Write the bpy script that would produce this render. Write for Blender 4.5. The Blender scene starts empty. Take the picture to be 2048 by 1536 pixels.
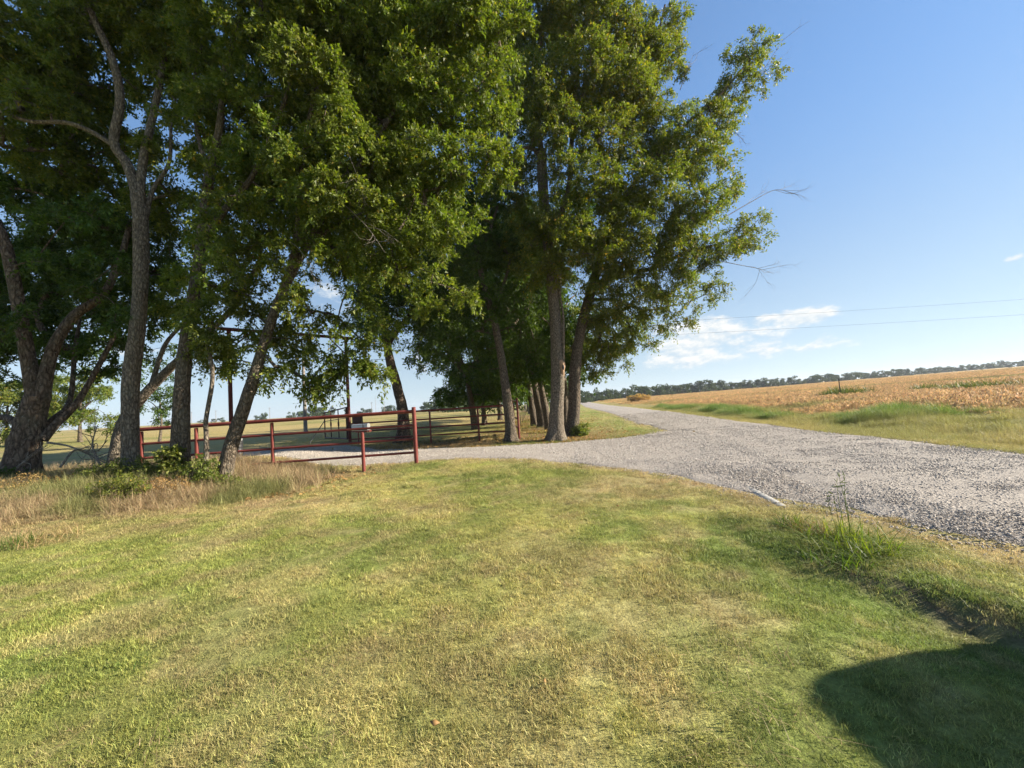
import bpy, math, random
import numpy as np
from mathutils import Vector, Matrix

random.seed(7)
rng = np.random.default_rng(11)
scene = bpy.context.scene
COL = scene.collection

# ------------------------------------------------------------------ camera
F = 770.0 / 2048.0            # focal length in image widths (wide phone lens)
ROLL, PITCH, EYE = math.radians(3.8), math.radians(3.1), 1.5
_f0 = Vector((0, math.cos(PITCH), math.sin(PITCH)))
_u0 = Vector((0, -math.sin(PITCH), math.cos(PITCH)))
_r0 = Vector((1, 0, 0))
C_R = _r0 * math.cos(ROLL) - _u0 * math.sin(ROLL)
C_U = _u0 * math.cos(ROLL) + _r0 * math.sin(ROLL)
cam_d = bpy.data.cameras.new('camera')
cam_d.sensor_width = 36.0
cam_d.lens = 36.0 * F
cam_d.clip_start, cam_d.clip_end = 0.05, 6000
cam = bpy.data.objects.new('camera', cam_d)
COL.objects.link(cam)
M = Matrix((C_R, C_U, -_f0)).transposed().to_4x4()
M.translation = (0, 0, EYE)
cam.matrix_world = M
scene.camera = cam

# ------------------------------------------------------------------ sky and sun
SUN_AZ, SUN_EL = math.radians(88), math.radians(24)     # clockwise from +Y
world = bpy.data.worlds.new('World')
scene.world = world
world.use_nodes = True
wt = world.node_tree
wt.nodes.clear()
def wn(t, **k):
    n = wt.nodes.new(t)
    for a, b in k.items(): setattr(n, a, b)
    return n
wl = wt.links.new
def wmath(op, a, b=None, c=None, clamp=False):
    n = wn('ShaderNodeMath', operation=op); n.use_clamp = clamp
    for i, v in enumerate((a, b, c)):
        if v is None: continue
        if isinstance(v, (int, float)): n.inputs[i].default_value = v
        else: wl(v, n.inputs[i])
    return n.outputs[0]
sky = wn('ShaderNodeTexSky', sky_type='NISHITA')
sky.sun_disc = False
sky.sun_elevation, sky.sun_rotation = SUN_EL, SUN_AZ
sky.altitude = 150; sky.air_density = 1.0; sky.dust_density = 0.08; sky.ozone_density = 2.0
tc = wn('ShaderNodeTexCoord')
sx = wn('ShaderNodeSeparateXYZ'); wl(tc.outputs['Generated'], sx.inputs[0])
az = wmath('ARCTAN2', sx.outputs[0], sx.outputs[1])
el = wmath('ARCSINE', sx.outputs[2])
cv = wn('ShaderNodeCombineXYZ')
wl(wmath('MULTIPLY', az, 10.0), cv.inputs[0]); wl(wmath('MULTIPLY', el, 20.0), cv.inputs[1])
def cloud_noise(off, scale, detail=5, rough=0.6):
    va = wn('ShaderNodeVectorMath', operation='ADD'); wl(cv.outputs[0], va.inputs[0]); va.inputs[1].default_value = off
    n = wn('ShaderNodeTexNoise'); n.inputs['Scale'].default_value = scale
    n.inputs['Detail'].default_value = detail; n.inputs['Roughness'].default_value = rough
    wl(va.outputs[0], n.inputs['Vector'])
    return n.outputs['Fac']
def lump(a, e, sa, se, amt):         # one cumulus bank: azimuth, elevation, widths
    da = wmath('DIVIDE', wmath('SUBTRACT', az, math.radians(a)), math.radians(sa))
    de = wmath('DIVIDE', wmath('SUBTRACT', el, math.radians(e)), math.radians(se))
    q = wmath('ADD', wmath('MULTIPLY', da, da), wmath('MULTIPLY', de, de))
    return wmath('MULTIPLY', wmath('POWER', 2.718, wmath('MULTIPLY', q, -1.0)), amt)
banks = [(28.0, 7.4, 8.5, 2.3, .40), (38.0, 8.2, 3.8, 1.2, .46), (23.0, 5.0, 4.5, 1.8, .37), (31, 4.4, 8.0, 1.4, .29),
         (25.5, 9.0, 5.0, 1.2, .30), (41.5, 4.6, 6, .8, .24), (53.3, 10.1, .9, .35, .32), (-33, 27, 5, 4, .28), (-25, 16, 8, 3, .24),
         (-10, 7, 9, 2, .27), (-48, 8, 9, 2, .22), (80, 8, 8, 2, .35), (120, 10, 10, 2, .36), (170, 7, 12, 2, .36), (-130, 9, 14, 2.5, .36)]
acc = None
for b in banks:
    s_ = lump(*b); acc = s_ if acc is None else wmath('ADD', acc, s_)
d0 = cloud_noise((3.1, 1.7, 0.4), 1.9)
d1 = wmath('ADD', d0, acc)
cov = wn('ShaderNodeMapRange'); cov.interpolation_type = 'SMOOTHSTEP'
wl(d1, cov.inputs[0]); cov.inputs[1].default_value = .69; cov.inputs[2].default_value = .98
thick = wmath('MULTIPLY', cov.outputs[0], .95)
# relief of the cloud: how much denser it is towards the sun side and top
d2 = cloud_noise((3.1 + .07, 1.7 + .14, 0.4), 1.9, 3)
rel = wmath('MULTIPLY', wmath('SUBTRACT', d0, d2), 4.0)
lit = wmath('ADD', rel, .62, clamp=True)
ccol = wn('ShaderNodeMix', data_type='RGBA')
wl(lit, ccol.inputs[0]); ccol.inputs[6].default_value = (2.5, 3.0, 3.4, 1); ccol.inputs[7].default_value = (3.9, 3.9, 3.8, 1)
bw = wn('ShaderNodeRGBToBW'); wl(sky.outputs[0], bw.inputs[0])          # milder step from zenith to horizon
kk = wmath('DIVIDE', 1.0, wmath('ADD', 1.0, wmath('MULTIPLY', bw.outputs[0], .17)))
wb = wn('ShaderNodeVectorMath', operation='MULTIPLY'); wl(sky.outputs[0], wb.inputs[0]); wb.inputs[1].default_value = (.91, 1.03, 1.11)
sv = wn('ShaderNodeVectorMath', operation='SCALE'); wl(wb.outputs[0], sv.inputs[0]); wl(kk, sv.inputs['Scale'])
mixs = wn('ShaderNodeMix', data_type='RGBA')
bw2 = wn('ShaderNodeRGBToBW'); wl(sv.outputs[0], bw2.inputs[0])         # low sky washed to a pale blue by humid air
hz = wn('ShaderNodeVectorMath', operation='SCALE'); hz.inputs[0].default_value = (.80, .98, 1.17); wl(bw2.outputs[0], hz.inputs['Scale'])
low = wn('ShaderNodeMapRange'); low.interpolation_type = 'SMOOTHSTEP'; wl(el, low.inputs[0])
low.inputs[1].default_value = math.radians(36); low.inputs[2].default_value = 0.0; low.inputs[3].default_value = 0.0; low.inputs[4].default_value = .75
mixh = wn('ShaderNodeMix', data_type='RGBA'); wl(low.outputs[0], mixh.inputs[0]); wl(sv.outputs[0], mixh.inputs[6]); wl(hz.outputs[0], mixh.inputs[7])
wl(thick, mixs.inputs[0]); wl(mixh.outputs[2], mixs.inputs[6]); wl(ccol.outputs[2], mixs.inputs[7])
bg = wn('ShaderNodeBackground'); bg.inputs[1].default_value = 0.086
wl(mixs.outputs[2], bg.inputs[0])
wo = wn('ShaderNodeOutputWorld'); wl(bg.outputs[0], wo.inputs[0])

sd = bpy.data.lights.new('sun', 'SUN')
sd.energy, sd.angle, sd.color = 4.6, math.radians(0.53), (1.0, 0.90, 0.74)
sun = bpy.data.objects.new('sun', sd); COL.objects.link(sun)
SUN_DIR = Vector((math.sin(SUN_AZ) * math.cos(SUN_EL), math.cos(SUN_AZ) * math.cos(SUN_EL), math.sin(SUN_EL)))
sun.rotation_euler = (-SUN_DIR).to_track_quat('-Z', 'Y').to_euler()
sun.location = SUN_DIR * 60

vs = scene.view_settings
vs.view_transform = 'Standard'; vs.look = 'None'; vs.exposure = 1.6; vs.gamma = 1.0; vs.use_curve_mapping = False
world.cycles.sampling_method = 'MANUAL'; world.cycles.sample_map_resolution = 512
cy = scene.cycles
cy.max_bounces = 5; cy.diffuse_bounces = 3; cy.glossy_bounces = 2; cy.transmission_bounces = 4; cy.transparent_max_bounces = 4
cy.caustics_reflective = False; cy.caustics_refractive = False
cy.use_adaptive_sampling = True; cy.adaptive_threshold = 0.02

# ------------------------------------------------------------------ helpers
def at(px, py, Y):
    """world point seen at photo pixel (2048 wide) at world depth Y"""
    d = _f0 + C_R * ((px - 1024) / 770.0) + C_U * ((768 - py) / 770.0)
    s = Y / d.y
    return np.array((d.x * s, Y, EYE + d.z * s))
def ground(px, py, z=0.0):
    d = _f0 + C_R * ((px - 1024) / 770.0) + C_U * ((768 - py) / 770.0)
    s = (z - EYE) / d.z
    return np.array((d.x * s, d.y * s))
def S(x, a, b):
    t = np.clip((np.asarray(x, float) - a) / (b - a), 0, 1)
    return t * t * (3 - 2 * t)
def _h(ix, iy, seed):
    n = (ix.astype(np.int64) * 374761393 + iy.astype(np.int64) * 668265263 + seed * 1274126177) & 0xffffffff
    n = ((n ^ (n >> 13)) * 1274126177) & 0xffffffff
    return ((n ^ (n >> 16)) & 0xffff) / 65535.0
def vnoise(x, y, seed=0):
    x = np.asarray(x, float); y = np.asarray(y, float)
    ix, iy = np.floor(x), np.floor(y)
    fx, fy = x - ix, y - iy
    fx = fx * fx * (3 - 2 * fx); fy = fy * fy * (3 - 2 * fy)
    a, b = _h(ix, iy, seed), _h(ix + 1, iy, seed)
    c, d = _h(ix, iy + 1, seed), _h(ix + 1, iy + 1, seed)
    return (a * (1 - fx) + b * fx) * (1 - fy) + (c * (1 - fx) + d * fx) * fy
def fbm(x, y, seed=0, octs=4):
    s, a, t = 0, .5, 0
    for i in range(octs):
        s = s + a * vnoise(np.asarray(x) * 2 ** i, np.asarray(y) * 2 ** i, seed + i); t += a; a *= .5
    return s / t

def tag(o, label=None, cat=None, group=None, kind=None):
    if label: o['label'] = label
    if cat: o['category'] = cat
    if group: o['group'] = group
    if kind: o['kind'] = kind
    return o
def empty(name, loc):
    o = bpy.data.objects.new(name, None); COL.objects.link(o)
    o.location = Vector(loc); o.empty_display_size = .3
    return o
def mesh_np(name, verts, faces, mat, nper=4, smooth=False, mats=None, midx=None):
    """fast mesh: verts (n,3), faces (m,nper)"""
    me = bpy.data.meshes.new(name)
    verts = np.ascontiguousarray(verts, np.float32); faces = np.ascontiguousarray(faces, np.int32)
    me.vertices.add(len(verts)); me.vertices.foreach_set('co', verts.ravel())
    me.loops.add(faces.size); me.loops.foreach_set('vertex_index', faces.ravel())
    me.polygons.add(len(faces))
    me.polygons.foreach_set('loop_start', np.arange(len(faces), dtype=np.int32) * nper)
    me.polygons.foreach_set('loop_total', np.full(len(faces), nper, np.int32))
    if smooth: me.polygons.foreach_set('use_smooth', np.ones(len(faces), bool))
    if mats:
        for m in mats: me.materials.append(m)
        if midx is not None: me.polygons.foreach_set('material_index', np.asarray(midx, np.int32))
    elif mat: me.materials.append(mat)
    me.update(calc_edges=True)
    return me
def link(name, me, parent=None, loc=(0, 0, 0)):
    o = bpy.data.objects.new(name, me); COL.objects.link(o)
    o.location = Vector(loc); o.parent = parent
    return o
class MB:
    """collects quads / polygons for one mesh"""
    def __init__(s): s.v = []; s.f = []
    def add(s, v, f):
        o = len(s.v); s.v += [tuple(map(float, p)) for p in v]; s.f += [tuple(i + o for i in q) for q in f]
    def box(s, c, d, rot=None):
        c = Vector(c); v = []
        for x in (-.5, .5):
            for y in (-.5, .5):
                for z in (-.5, .5):
                    p = Vector((x * d[0], y * d[1], z * d[2]))
                    if rot is not None: p = rot @ p
                    v.append(c + p)
        s.add(v, [(0, 1, 3, 2), (4, 6, 7, 5), (0, 4, 5, 1), (2, 3, 7, 6), (0, 2, 6, 4), (1, 5, 7, 3)])
    def tube(s, pts, rad, sides=10, caps=True):
        v, f = tube_np(np.array(pts, float), np.array(rad, float) * np.ones(len(pts)), sides)
        o = len(s.v)
        s.add(v, f)
        if caps:
            s.f.append(tuple(o + i for i in range(sides))[::-1])
            n = len(pts) - 1
            s.f.append(tuple(o + n * sides + i for i in range(sides)))
    def build(s, name, mat, parent=None, loc=(0, 0, 0), smooth=False, bevel=0):
        me = bpy.data.meshes.new(name); me.from_pydata(s.v, [], s.f); me.materials.append(mat); me.update()
        if smooth:
            me.polygons.foreach_set('use_smooth', np.ones(len(me.polygons), bool))
            me.set_sharp_from_angle(angle=math.radians(40))
        o = link(name, me, parent, loc)
        if bevel:
            b = o.modifiers.new('bevel', 'BEVEL'); b.width = bevel; b.segments = 2; b.limit_method = 'ANGLE'
        return o
def tube_np(P, R, sides, wob=None):
    n = len(P)
    T = np.gradient(P, axis=0); T /= np.linalg.norm(T, axis=1)[:, None] + 1e-9
    a = np.array((1., 0, 0)) if abs(T[0][0]) < .9 else np.array((0, 1., 0))
    u = np.cross(T[0], a); u /= np.linalg.norm(u)
    ang = np.arange(sides) * 2 * math.pi / sides
    V = np.empty((n, sides, 3))
    for i in range(n):
        u = u - T[i] * np.dot(u, T[i]); u /= np.linalg.norm(u) + 1e-9
        w = np.cross(T[i], u)
        r = R[i] if wob is None else R[i] * wob[i][:, None]
        V[i] = P[i] + (np.cos(ang)[:, None] * u + np.sin(ang)[:, None] * w) * r
    i0 = np.arange(n - 1)[:, None] * sides; j = np.arange(sides)[None]; j2 = (j + 1) % sides
    Fq = np.stack([i0 + j, i0 + j2, i0 + sides + j2, i0 + sides + j], -1).reshape(-1, 4)
    return V.reshape(-1, 3), Fq
def smooth_path(P, step):
    """Catmull-Rom through the points, sampled about every step metres"""
    P = np.asarray(P, float)
    if len(P) == 2:
        n = max(2, int(np.linalg.norm(P[1] - P[0]) / step) + 1)
        t = np.linspace(0, 1, n)[:, None]
        return P[0] * (1 - t) + P[1] * t, np.linspace(0, 1, n)
    Q = np.vstack([2 * P[0] - P[1], P, 2 * P[-1] - P[-2]])
    out, tt = [], []
    for i in range(len(P) - 1):
        a, b, c, d = Q[i:i + 4]
        n = max(2, int(np.linalg.norm(c - b) / step) + 1)
        t = np.linspace(0, 1, n, endpoint=False)[:, None]
        out.append(.5 * (2 * b + (c - a) * t + (2 * a - 5 * b + 4 * c - d) * t ** 2 + (3 * b - a - 3 * c + d) * t ** 3))
        tt.append((i + t[:, 0]) / (len(P) - 1))
    out.append(P[-1:]); tt.append(np.array([1.0]))
    return np.vstack(out), np.concatenate(tt)

# ------------------------------------------------------------------ materials
def new_mat(name):
    m = bpy.data.materials.new(name); m.use_nodes = True
    nt = m.node_tree; nt.nodes.clear()
    out = nt.nodes.new('ShaderNodeOutputMaterial')
    return m, nt, out
def N(nt, t, **k):
    n = nt.nodes.new(t)
    for a, b in k.items(): setattr(n, a, b)
    return n
def noise(nt, vec, scale, detail=4, rough=.55):
    n = N(nt, 'ShaderNodeTexNoise'); n.inputs['Scale'].default_value = scale
    n.inputs['Detail'].default_value = detail; n.inputs['Roughness'].default_value = rough
    if vec is not None: nt.links.new(vec, n.inputs['Vector'])
    return n.outputs['Fac']
def ramp(nt, fac, stops):
    r = N(nt, 'ShaderNodeValToRGB'); nt.links.new(fac, r.inputs[0])
    e = r.color_ramp.elements
    while len(e) < len(stops): e.new(.5)
    for i, (p, c) in enumerate(stops): e[i].position = p; e[i].color = (*c, 1)
    return r.outputs[0]
def mixc(nt, fac, a, b, mode='MIX'):
    n = N(nt, 'ShaderNodeMix', data_type='RGBA', blend_type=mode)
    for s, v in ((0, fac), (6, a), (7, b)):
        if isinstance(v, (int, float)): n.inputs[s].default_value = v
        elif isinstance(v, tuple): n.inputs[s].default_value = (*v, 1)
        else: nt.links.new(v, n.inputs[s])
    return n.outputs[2]
def bump(nt, h, strength, dist):
    b = N(nt, 'ShaderNodeBump'); b.inputs['Strength'].default_value = strength; b.inputs['Distance'].default_value = dist
    nt.links.new(h, b.inputs['Height']); return b.outputs[0]
def mth(nt, op, a, b=None, clamp=False):
    n = N(nt, 'ShaderNodeMath', operation=op); n.use_clamp = clamp
    for i, v in enumerate((a, b)):
        if v is None: continue
        if isinstance(v, (int, float)): n.inputs[i].default_value = v
        else: nt.links.new(v, n.inputs[i])
    return n.outputs[0]
def principled(nt, out, col, rough=.8, normal=None, spec=.3, metal=0):
    p = N(nt, 'ShaderNodeBsdfPrincipled')
    if isinstance(col, tuple): p.inputs['Base Color'].default_value = (*col, 1)
    else: nt.links.new(col, p.inputs['Base Color'])
    if isinstance(rough, (int, float)): p.inputs['Roughness'].default_value = rough
    else: nt.links.new(rough, p.inputs['Roughness'])
    p.inputs['Specular IOR Level'].default_value = spec; p.inputs['Metallic'].default_value = metal
    if normal is not None: nt.links.new(normal, p.inputs['Normal'])
    nt.links.new(p.outputs[0], out.inputs[0]); return p
def pos(nt): return N(nt, 'ShaderNodeNewGeometry').outputs['Position']

def leaf_mat(name, stops, trans=.45, gloss=.22, patch=None):
    """thin leaf: reflects, transmits, a little sheen; hue differs leaf by leaf"""
    m, nt, out = new_mat(name)
    g = N(nt, 'ShaderNodeNewGeometry')
    c = ramp(nt, g.outputs['Random Per Island'], stops)
    nz = noise(nt, g.outputs['Position'], .9, 3)
    hs = N(nt, 'ShaderNodeHueSaturation'); nt.links.new(c, hs.inputs['Color'])
    v = mth(nt, 'ADD', mth(nt, 'MULTIPLY', nz, .9), .55); nt.links.new(v, hs.inputs['Value'])
    h_ = mth(nt, 'ADD', mth(nt, 'MULTIPLY', noise(nt, g.outputs['Position'], .45, 2), .06), .468); nt.links.new(h_, hs.inputs['Hue'])
    col = hs.outputs[0]
    d = N(nt, 'ShaderNodeBsdfPrincipled'); nt.links.new(col, d.inputs['Base Color'])
    d.inputs['Roughness'].default_value = .5; d.inputs['Specular IOR Level'].default_value = gloss
    t = N(nt, 'ShaderNodeBsdfTranslucent')
    tcol = mixc(nt, 1.0, col, (1.35, 1.5, .45), 'MULTIPLY'); nt.links.new(tcol, t.inputs[0])
    mx = N(nt, 'ShaderNodeMixShader'); mx.inputs[0].default_value = trans
    nt.links.new(d.outputs[0], mx.inputs[1]); nt.links.new(t.outputs[0], mx.inputs[2])
    nt.links.new(mx.outputs[0], out.inputs[0])
    return m
def grass_mat(name, trans=.35):
    """blades coloured by the 'col' of the point they stand on, lighter to the tip, varied blade by blade"""
    m, nt, out = new_mat(name)
    a = N(nt, 'ShaderNodeAttribute', attribute_type='INSTANCER', attribute_name='col')
    g = N(nt, 'ShaderNodeNewGeometry')
    hs = N(nt, 'ShaderNodeHueSaturation'); nt.links.new(a.outputs['Color'], hs.inputs['Color'])
    r = g.outputs['Random Per Island']
    nt.links.new(mth(nt, 'ADD', mth(nt, 'MULTIPLY', r, .9), .55), hs.inputs['Value'])
    nt.links.new(mth(nt, 'ADD', mth(nt, 'MULTIPLY', mth(nt, 'FRACT', mth(nt, 'MULTIPLY', r, 37.0)), .05), .475), hs.inputs['Hue'])
    d = N(nt, 'ShaderNodeBsdfPrincipled'); nt.links.new(hs.outputs[0], d.inputs['Base Color'])
    d.inputs['Roughness'].default_value = .55; d.inputs['Specular IOR Level'].default_value = .25
    t = N(nt, 'ShaderNodeBsdfTranslucent'); nt.links.new(hs.outputs[0], t.inputs[0])
    mx = N(nt, 'ShaderNodeMixShader'); mx.inputs[0].default_value = trans
    nt.links.new(d.outputs[0], mx.inputs[1]); nt.links.new(t.outputs[0], mx.inputs[2])
    nt.links.new(mx.outputs[0], out.inputs[0]); return m

LEAF = [(0, (.066, .10, .017)), (.35, (.106, .146, .024)), (.7, (.145, .182, .031)), (.97, (.20, .22, .04)), (1, (.34, .25, .04))]
M_LEAF = leaf_mat('elm_leaf', LEAF, .42)
M_LEAF2 = leaf_mat('yellowing_elm_leaf', [(0, (.075, .105, .019)), (.4, (.12, .152, .028)), (.8, (.175, .192, .038)), (.96, (.23, .215, .045)), (1, (.45, .28, .045))], .42)
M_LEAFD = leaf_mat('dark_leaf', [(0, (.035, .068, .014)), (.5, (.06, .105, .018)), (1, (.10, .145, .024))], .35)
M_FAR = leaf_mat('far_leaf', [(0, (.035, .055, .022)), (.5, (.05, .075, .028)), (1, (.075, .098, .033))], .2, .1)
M_SHRUB = leaf_mat('shrub_leaf', [(0, (.07, .098, .02)), (.5, (.125, .155, .032)), (1, (.22, .23, .055))], .4)
M_DRYLEAF = leaf_mat('dry_leaf', [(0, (.16, .085, .035)), (.5, (.30, .18, .07)), (1, (.44, .30, .13))], .2, .1)
M_GRASS = grass_mat('grass_blade')

def bark_mat(name, dark, light, scale=1.0, moss=.25):
    m, nt, out = new_mat(name)
    p = N(nt, 'ShaderNodeNewGeometry').outputs['Position']
    mp = N(nt, 'ShaderNodeMapping'); nt.links.new(p, mp.inputs[0]); mp.inputs['Scale'].default_value = (scale, scale, scale * .42)
    a = noise(nt, mp.outputs[0], 26, 6, .65)
    v = N(nt, 'ShaderNodeTexVoronoi', feature='DISTANCE_TO_EDGE'); v.inputs['Scale'].default_value = 19
    wv = N(nt, 'ShaderNodeVectorMath', operation='ADD'); nt.links.new(mp.outputs[0], wv.inputs[0])
    nn = N(nt, 'ShaderNodeTexNoise'); nn.inputs['Scale'].default_value = 9; nt.links.new(mp.outputs[0], nn.inputs['Vector'])
    sc = N(nt, 'ShaderNodeVectorMath', operation='SCALE'); nt.links.new(nn.outputs['Color'], sc.inputs[0]); sc.inputs['Scale'].default_value = .09
    nt.links.new(sc.outputs[0], wv.inputs[1]); nt.links.new(wv.outputs[0], v.inputs['Vector'])
    e = mth(nt, 'MULTIPLY', v.outputs['Distance'], 3.2, clamp=True)
    h = mth(nt, 'ADD', mth(nt, 'MULTIPLY', e, .34), mth(nt, 'MULTIPLY', a, .95))
    c = ramp(nt, h, [(.36, dark), (.72, light), (.95, tuple(min(1, x * 1.7) for x in light))])
    patch = noise(nt, p, 2.3, 4)
    c = mixc(nt, mth(nt, 'MULTIPLY', ramp(nt, patch, [(.5, (0, 0, 0)), (.7, (1, 1, 1))]), moss), c, (.16, .16, .11))
    lich = noise(nt, p, 21, 3)
    c = mixc(nt, mth(nt, 'MULTIPLY', ramp(nt, lich, [(.62, (0, 0, 0)), (.68, (1, 1, 1))]), .4), c, (.33, .32, .27))
    principled(nt, out, c, .9, bump(nt, h, 1.0, .05), .15); return m
M_BARK = bark_mat('bark', (.036, .028, .021), (.145, .115, .085))
M_BARK_L = bark_mat('bark_pale', (.052, .043, .033), (.195, .16, .122))
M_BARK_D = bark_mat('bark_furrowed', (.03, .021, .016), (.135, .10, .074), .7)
M_DEAD = bark_mat('dead_wood', (.12, .10, .08), (.32, .28, .23), 1.5, 0)

def paint_mat():
    m, nt, out = new_mat('red_pipe_paint')
    p = pos(nt)
    c = ramp(nt, noise(nt, p, 5, 5), [(.3, (.12, .022, .018)), (.6, (.175, .034, .026)), (.8, (.225, .055, .042))])
    rust = ramp(nt, noise(nt, p, 14, 6, .7), [(.52, (0, 0, 0)), (.66, (1, 1, 1))])
    c = mixc(nt, mth(nt, 'MULTIPLY', rust, .75), c, (.11, .04, .022))
    fade = ramp(nt, noise(nt, p, 2.2, 3), [(.5, (0, 0, 0)), (.75, (1, 1, 1))])
    c = mixc(nt, mth(nt, 'MULTIPLY', fade, .3), c, (.33, .10, .08))
    principled(nt, out, c, .5, bump(nt, noise(nt, p, 60, 3), .25, .004), .35); return m
M_RED = paint_mat()
def plain(name, col, rough=.6, metal=0, spec=.4, var=.25, sc=9):
    m, nt, out = new_mat(name)
    p = pos(nt)
    c = mixc(nt, noise(nt, p, sc, 5), tuple(x * (1 - var) for x in col), tuple(min(1, x * (1 + var)) for x in col))
    principled(nt, out, c, rough, bump(nt, noise(nt, p, sc * 6, 3), .15, .004), spec, metal); return m
M_STEEL = plain('galvanised_steel', (.52, .53, .53), .38, .75)
M_BLACK = plain('black_plastic', (.02, .02, .022), .5)
M_DARKRED = plain('dark_gate_iron', (.07, .03, .026), .55)
M_SHADERED = plain('shade_darkened_red_paint', (.095, .022, .019), .6, 0, .3, .35)  # red of the entrance frame, with the shade under the trees put into its colour
M_WOODPOLE = plain('weathered_pole', (.23, .2, .17), .9)
M_WIRE = plain('wire', (.12, .12, .12), .6)
M_PIPE = plain('culvert_plastic', (.36, .345, .31), .6, 0, .3, .12, 12)
M_STONE, nt, out = new_mat('gravel_stone')
oi = N(nt, 'ShaderNodeObjectInfo')
c = ramp(nt, oi.outputs['Random'], [(0, (.229, .206, .191)), (.4, (.359, .322, .287)), (.8, (.516, .461, .403)), (1, (.657, .625, .547))])
principled(nt, out, mixc(nt, noise(nt, pos(nt), 60, 3), c, (.36, .32, .28)), .85, None, .25)

# gravel road surface
M_GRAVEL, nt, out = new_mat('gravel_surface')
p = pos(nt)
v1 = N(nt, 'ShaderNodeTexVoronoi'); v1.inputs['Scale'].default_value = 38; nt.links.new(p, v1.inputs['Vector'])
v2 = N(nt, 'ShaderNodeTexVoronoi'); v2.inputs['Scale'].default_value = 95; nt.links.new(p, v2.inputs['Vector'])
sepc = N(nt, 'ShaderNodeSeparateColor'); nt.links.new(v1.outputs['Color'], sepc.inputs[0])
sepd = N(nt, 'ShaderNodeSeparateColor'); nt.links.new(v2.outputs['Color'], sepd.inputs[0])
stone_c = ramp(nt, sepc.outputs[0], [(0, (.203, .180, .158)), (.5, (.332, .291, .247)), (1, (.501, .446, .383))])
fine_c = ramp(nt, sepd.outputs[0], [(0, (.234, .208, .185)), (.6, (.338, .303, .267)), (1, (.429, .390, .351))])
dust = ramp(nt, noise(nt, p, .8, 4), [(.42, (0, 0, 0)), (.62, (1, 1, 1))])
att = N(nt, 'ShaderNodeAttribute', attribute_name='track')      # tyre tracks: packed pale fines
packed = mth(nt, 'MAXIMUM', mth(nt, 'MULTIPLY', dust, .55), att.outputs['Fac'])
c = mixc(nt, packed, stone_c, mixc(nt, .55, fine_c, (.315, .278, .238)))
hgt = mth(nt, 'ADD', mth(nt, 'MULTIPLY', v1.outputs['Distance'], -1.0), mth(nt, 'MULTIPLY', v2.outputs['Distance'], -.35))
principled(nt, out, c, .92, bump(nt, hgt, .7, .014), .2)

# ground sheet: colour zones come as a per-vertex soil / thatch colour
M_GROUND, nt, out = new_mat('ground_soil_and_thatch')
p = pos(nt)
att = N(nt, 'ShaderNodeAttribute', attribute_name='soil')
n1 = noise(nt, p, 9, 6, .7); n2 = noise(nt, p, 55, 4, .7)
k = ramp(nt, n1, [(.3, (.6, .6, .6)), (.7, (1.35, 1.35, 1.35))])
k2 = ramp(nt, n2, [(.3, (.7, .7, .7)), (.7, (1.25, 1.25, 1.25))])
c = mixc(nt, 1.0, mixc(nt, 1.0, att.outputs['Color'], k, 'MULTIPLY'), k2, 'MULTIPLY')
principled(nt, out, c, .95, bump(nt, mth(nt, 'ADD', n2, n1), .6, .03), .1)

# ------------------------------------------------------------------ layout of the ground
# road edges measured on the ground plane (metres, camera at 0,0, looking along +Y)
ROAD_L = np.array([(5.7, -40), (5.6, -8), (5.2, -1), (4.75, 1.6), (3.9, 4.0), (4.0, 6.8), (4.7, 9.5), (5.7, 13.5), (6.4, 17), (7.0, 22.6), (8.7, 32), (10.9, 48), (15.2, 82), (26, 150), (45, 260)])
ROAD_R = np.array([(10.6, -40), (10.2, -8), (9.4, -1), (9.1, 2), (8.9, 5), (9.1, 7.5), (9.4, 10), (9.8, 13.5), (10.4, 17), (11.4, 22.6), (13.2, 32), (15.8, 48), (20.4, 82), (31, 150), (50, 260)])
DRV_N = np.array([(3.9, 4.4), (3.45, 5.2), (3.1, 6.4), (2.4, 8.0), (.5, 9.7), (-2.0, 10.75), (-4.5, 11.4), (-7.0, 12.3), (-9.4, 13.6), (-11.6, 15.6)])
DRV_F = np.array([(7.6, 17.6), (6.5, 16.2), (5.2, 15.0), (3.6, 14.55), (1.0, 14.25), (-1.6, 14.3), (-4.2, 15.2), (-5.6, 16.0), (-7.2, 17.3), (-8.9, 19.2)])
def lx(y): return np.interp(y, ROAD_L[:, 1], ROAD_L[:, 0])
def rx(y): return np.interp(y, ROAD_R[:, 1], ROAD_R[:, 0])
def base_terrain(x, y):
    x = np.asarray(x, float); y = np.asarray(y, float)
    z = .0125 * np.sqrt(np.maximum(np.minimum(np.abs(x), 560) - 13, 0) ** 2 + 16) - .05
    z = z + .36 * S(-x, 5.2, 8.5) * S(y, 4.5, 8.3) * (1 - .45 * S(y, 11, 18))
    z = z + .13 * S(y, 6.5, 10) * (1 - S(y, 10.5, 14)) * np.exp(-((x + 1.5) / 2.6) ** 2)
    z = z + (fbm(x * .5, y * .5, 5, 3) - .5) * .10 * S(np.hypot(x, y), 0, 6) * (1 - S(np.abs(x), 60, 200))
    return z
def terrain(x, y):
    x = np.asarray(x, float); y = np.asarray(y, float)
    z = base_terrain(x, y)
    xc = lx(y) - 1.62 + .12 * np.sin(y * 1.3)
    u = (x - xc)
    w = np.where(u > 0, .24, .7)                       # steep bank on the road side
    z = z - (.06 + .10 * (1 - S(y, 2.4, 3.6))) * np.exp(-(u / w) ** 2) * (1 - S(y, 4.2, 6.0)) * S(y, -40, -38)
    xr = rx(y) + 2.0
    z = z - .16 * np.exp(-((x - xr) / 1.0) ** 2)
    return z
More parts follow.
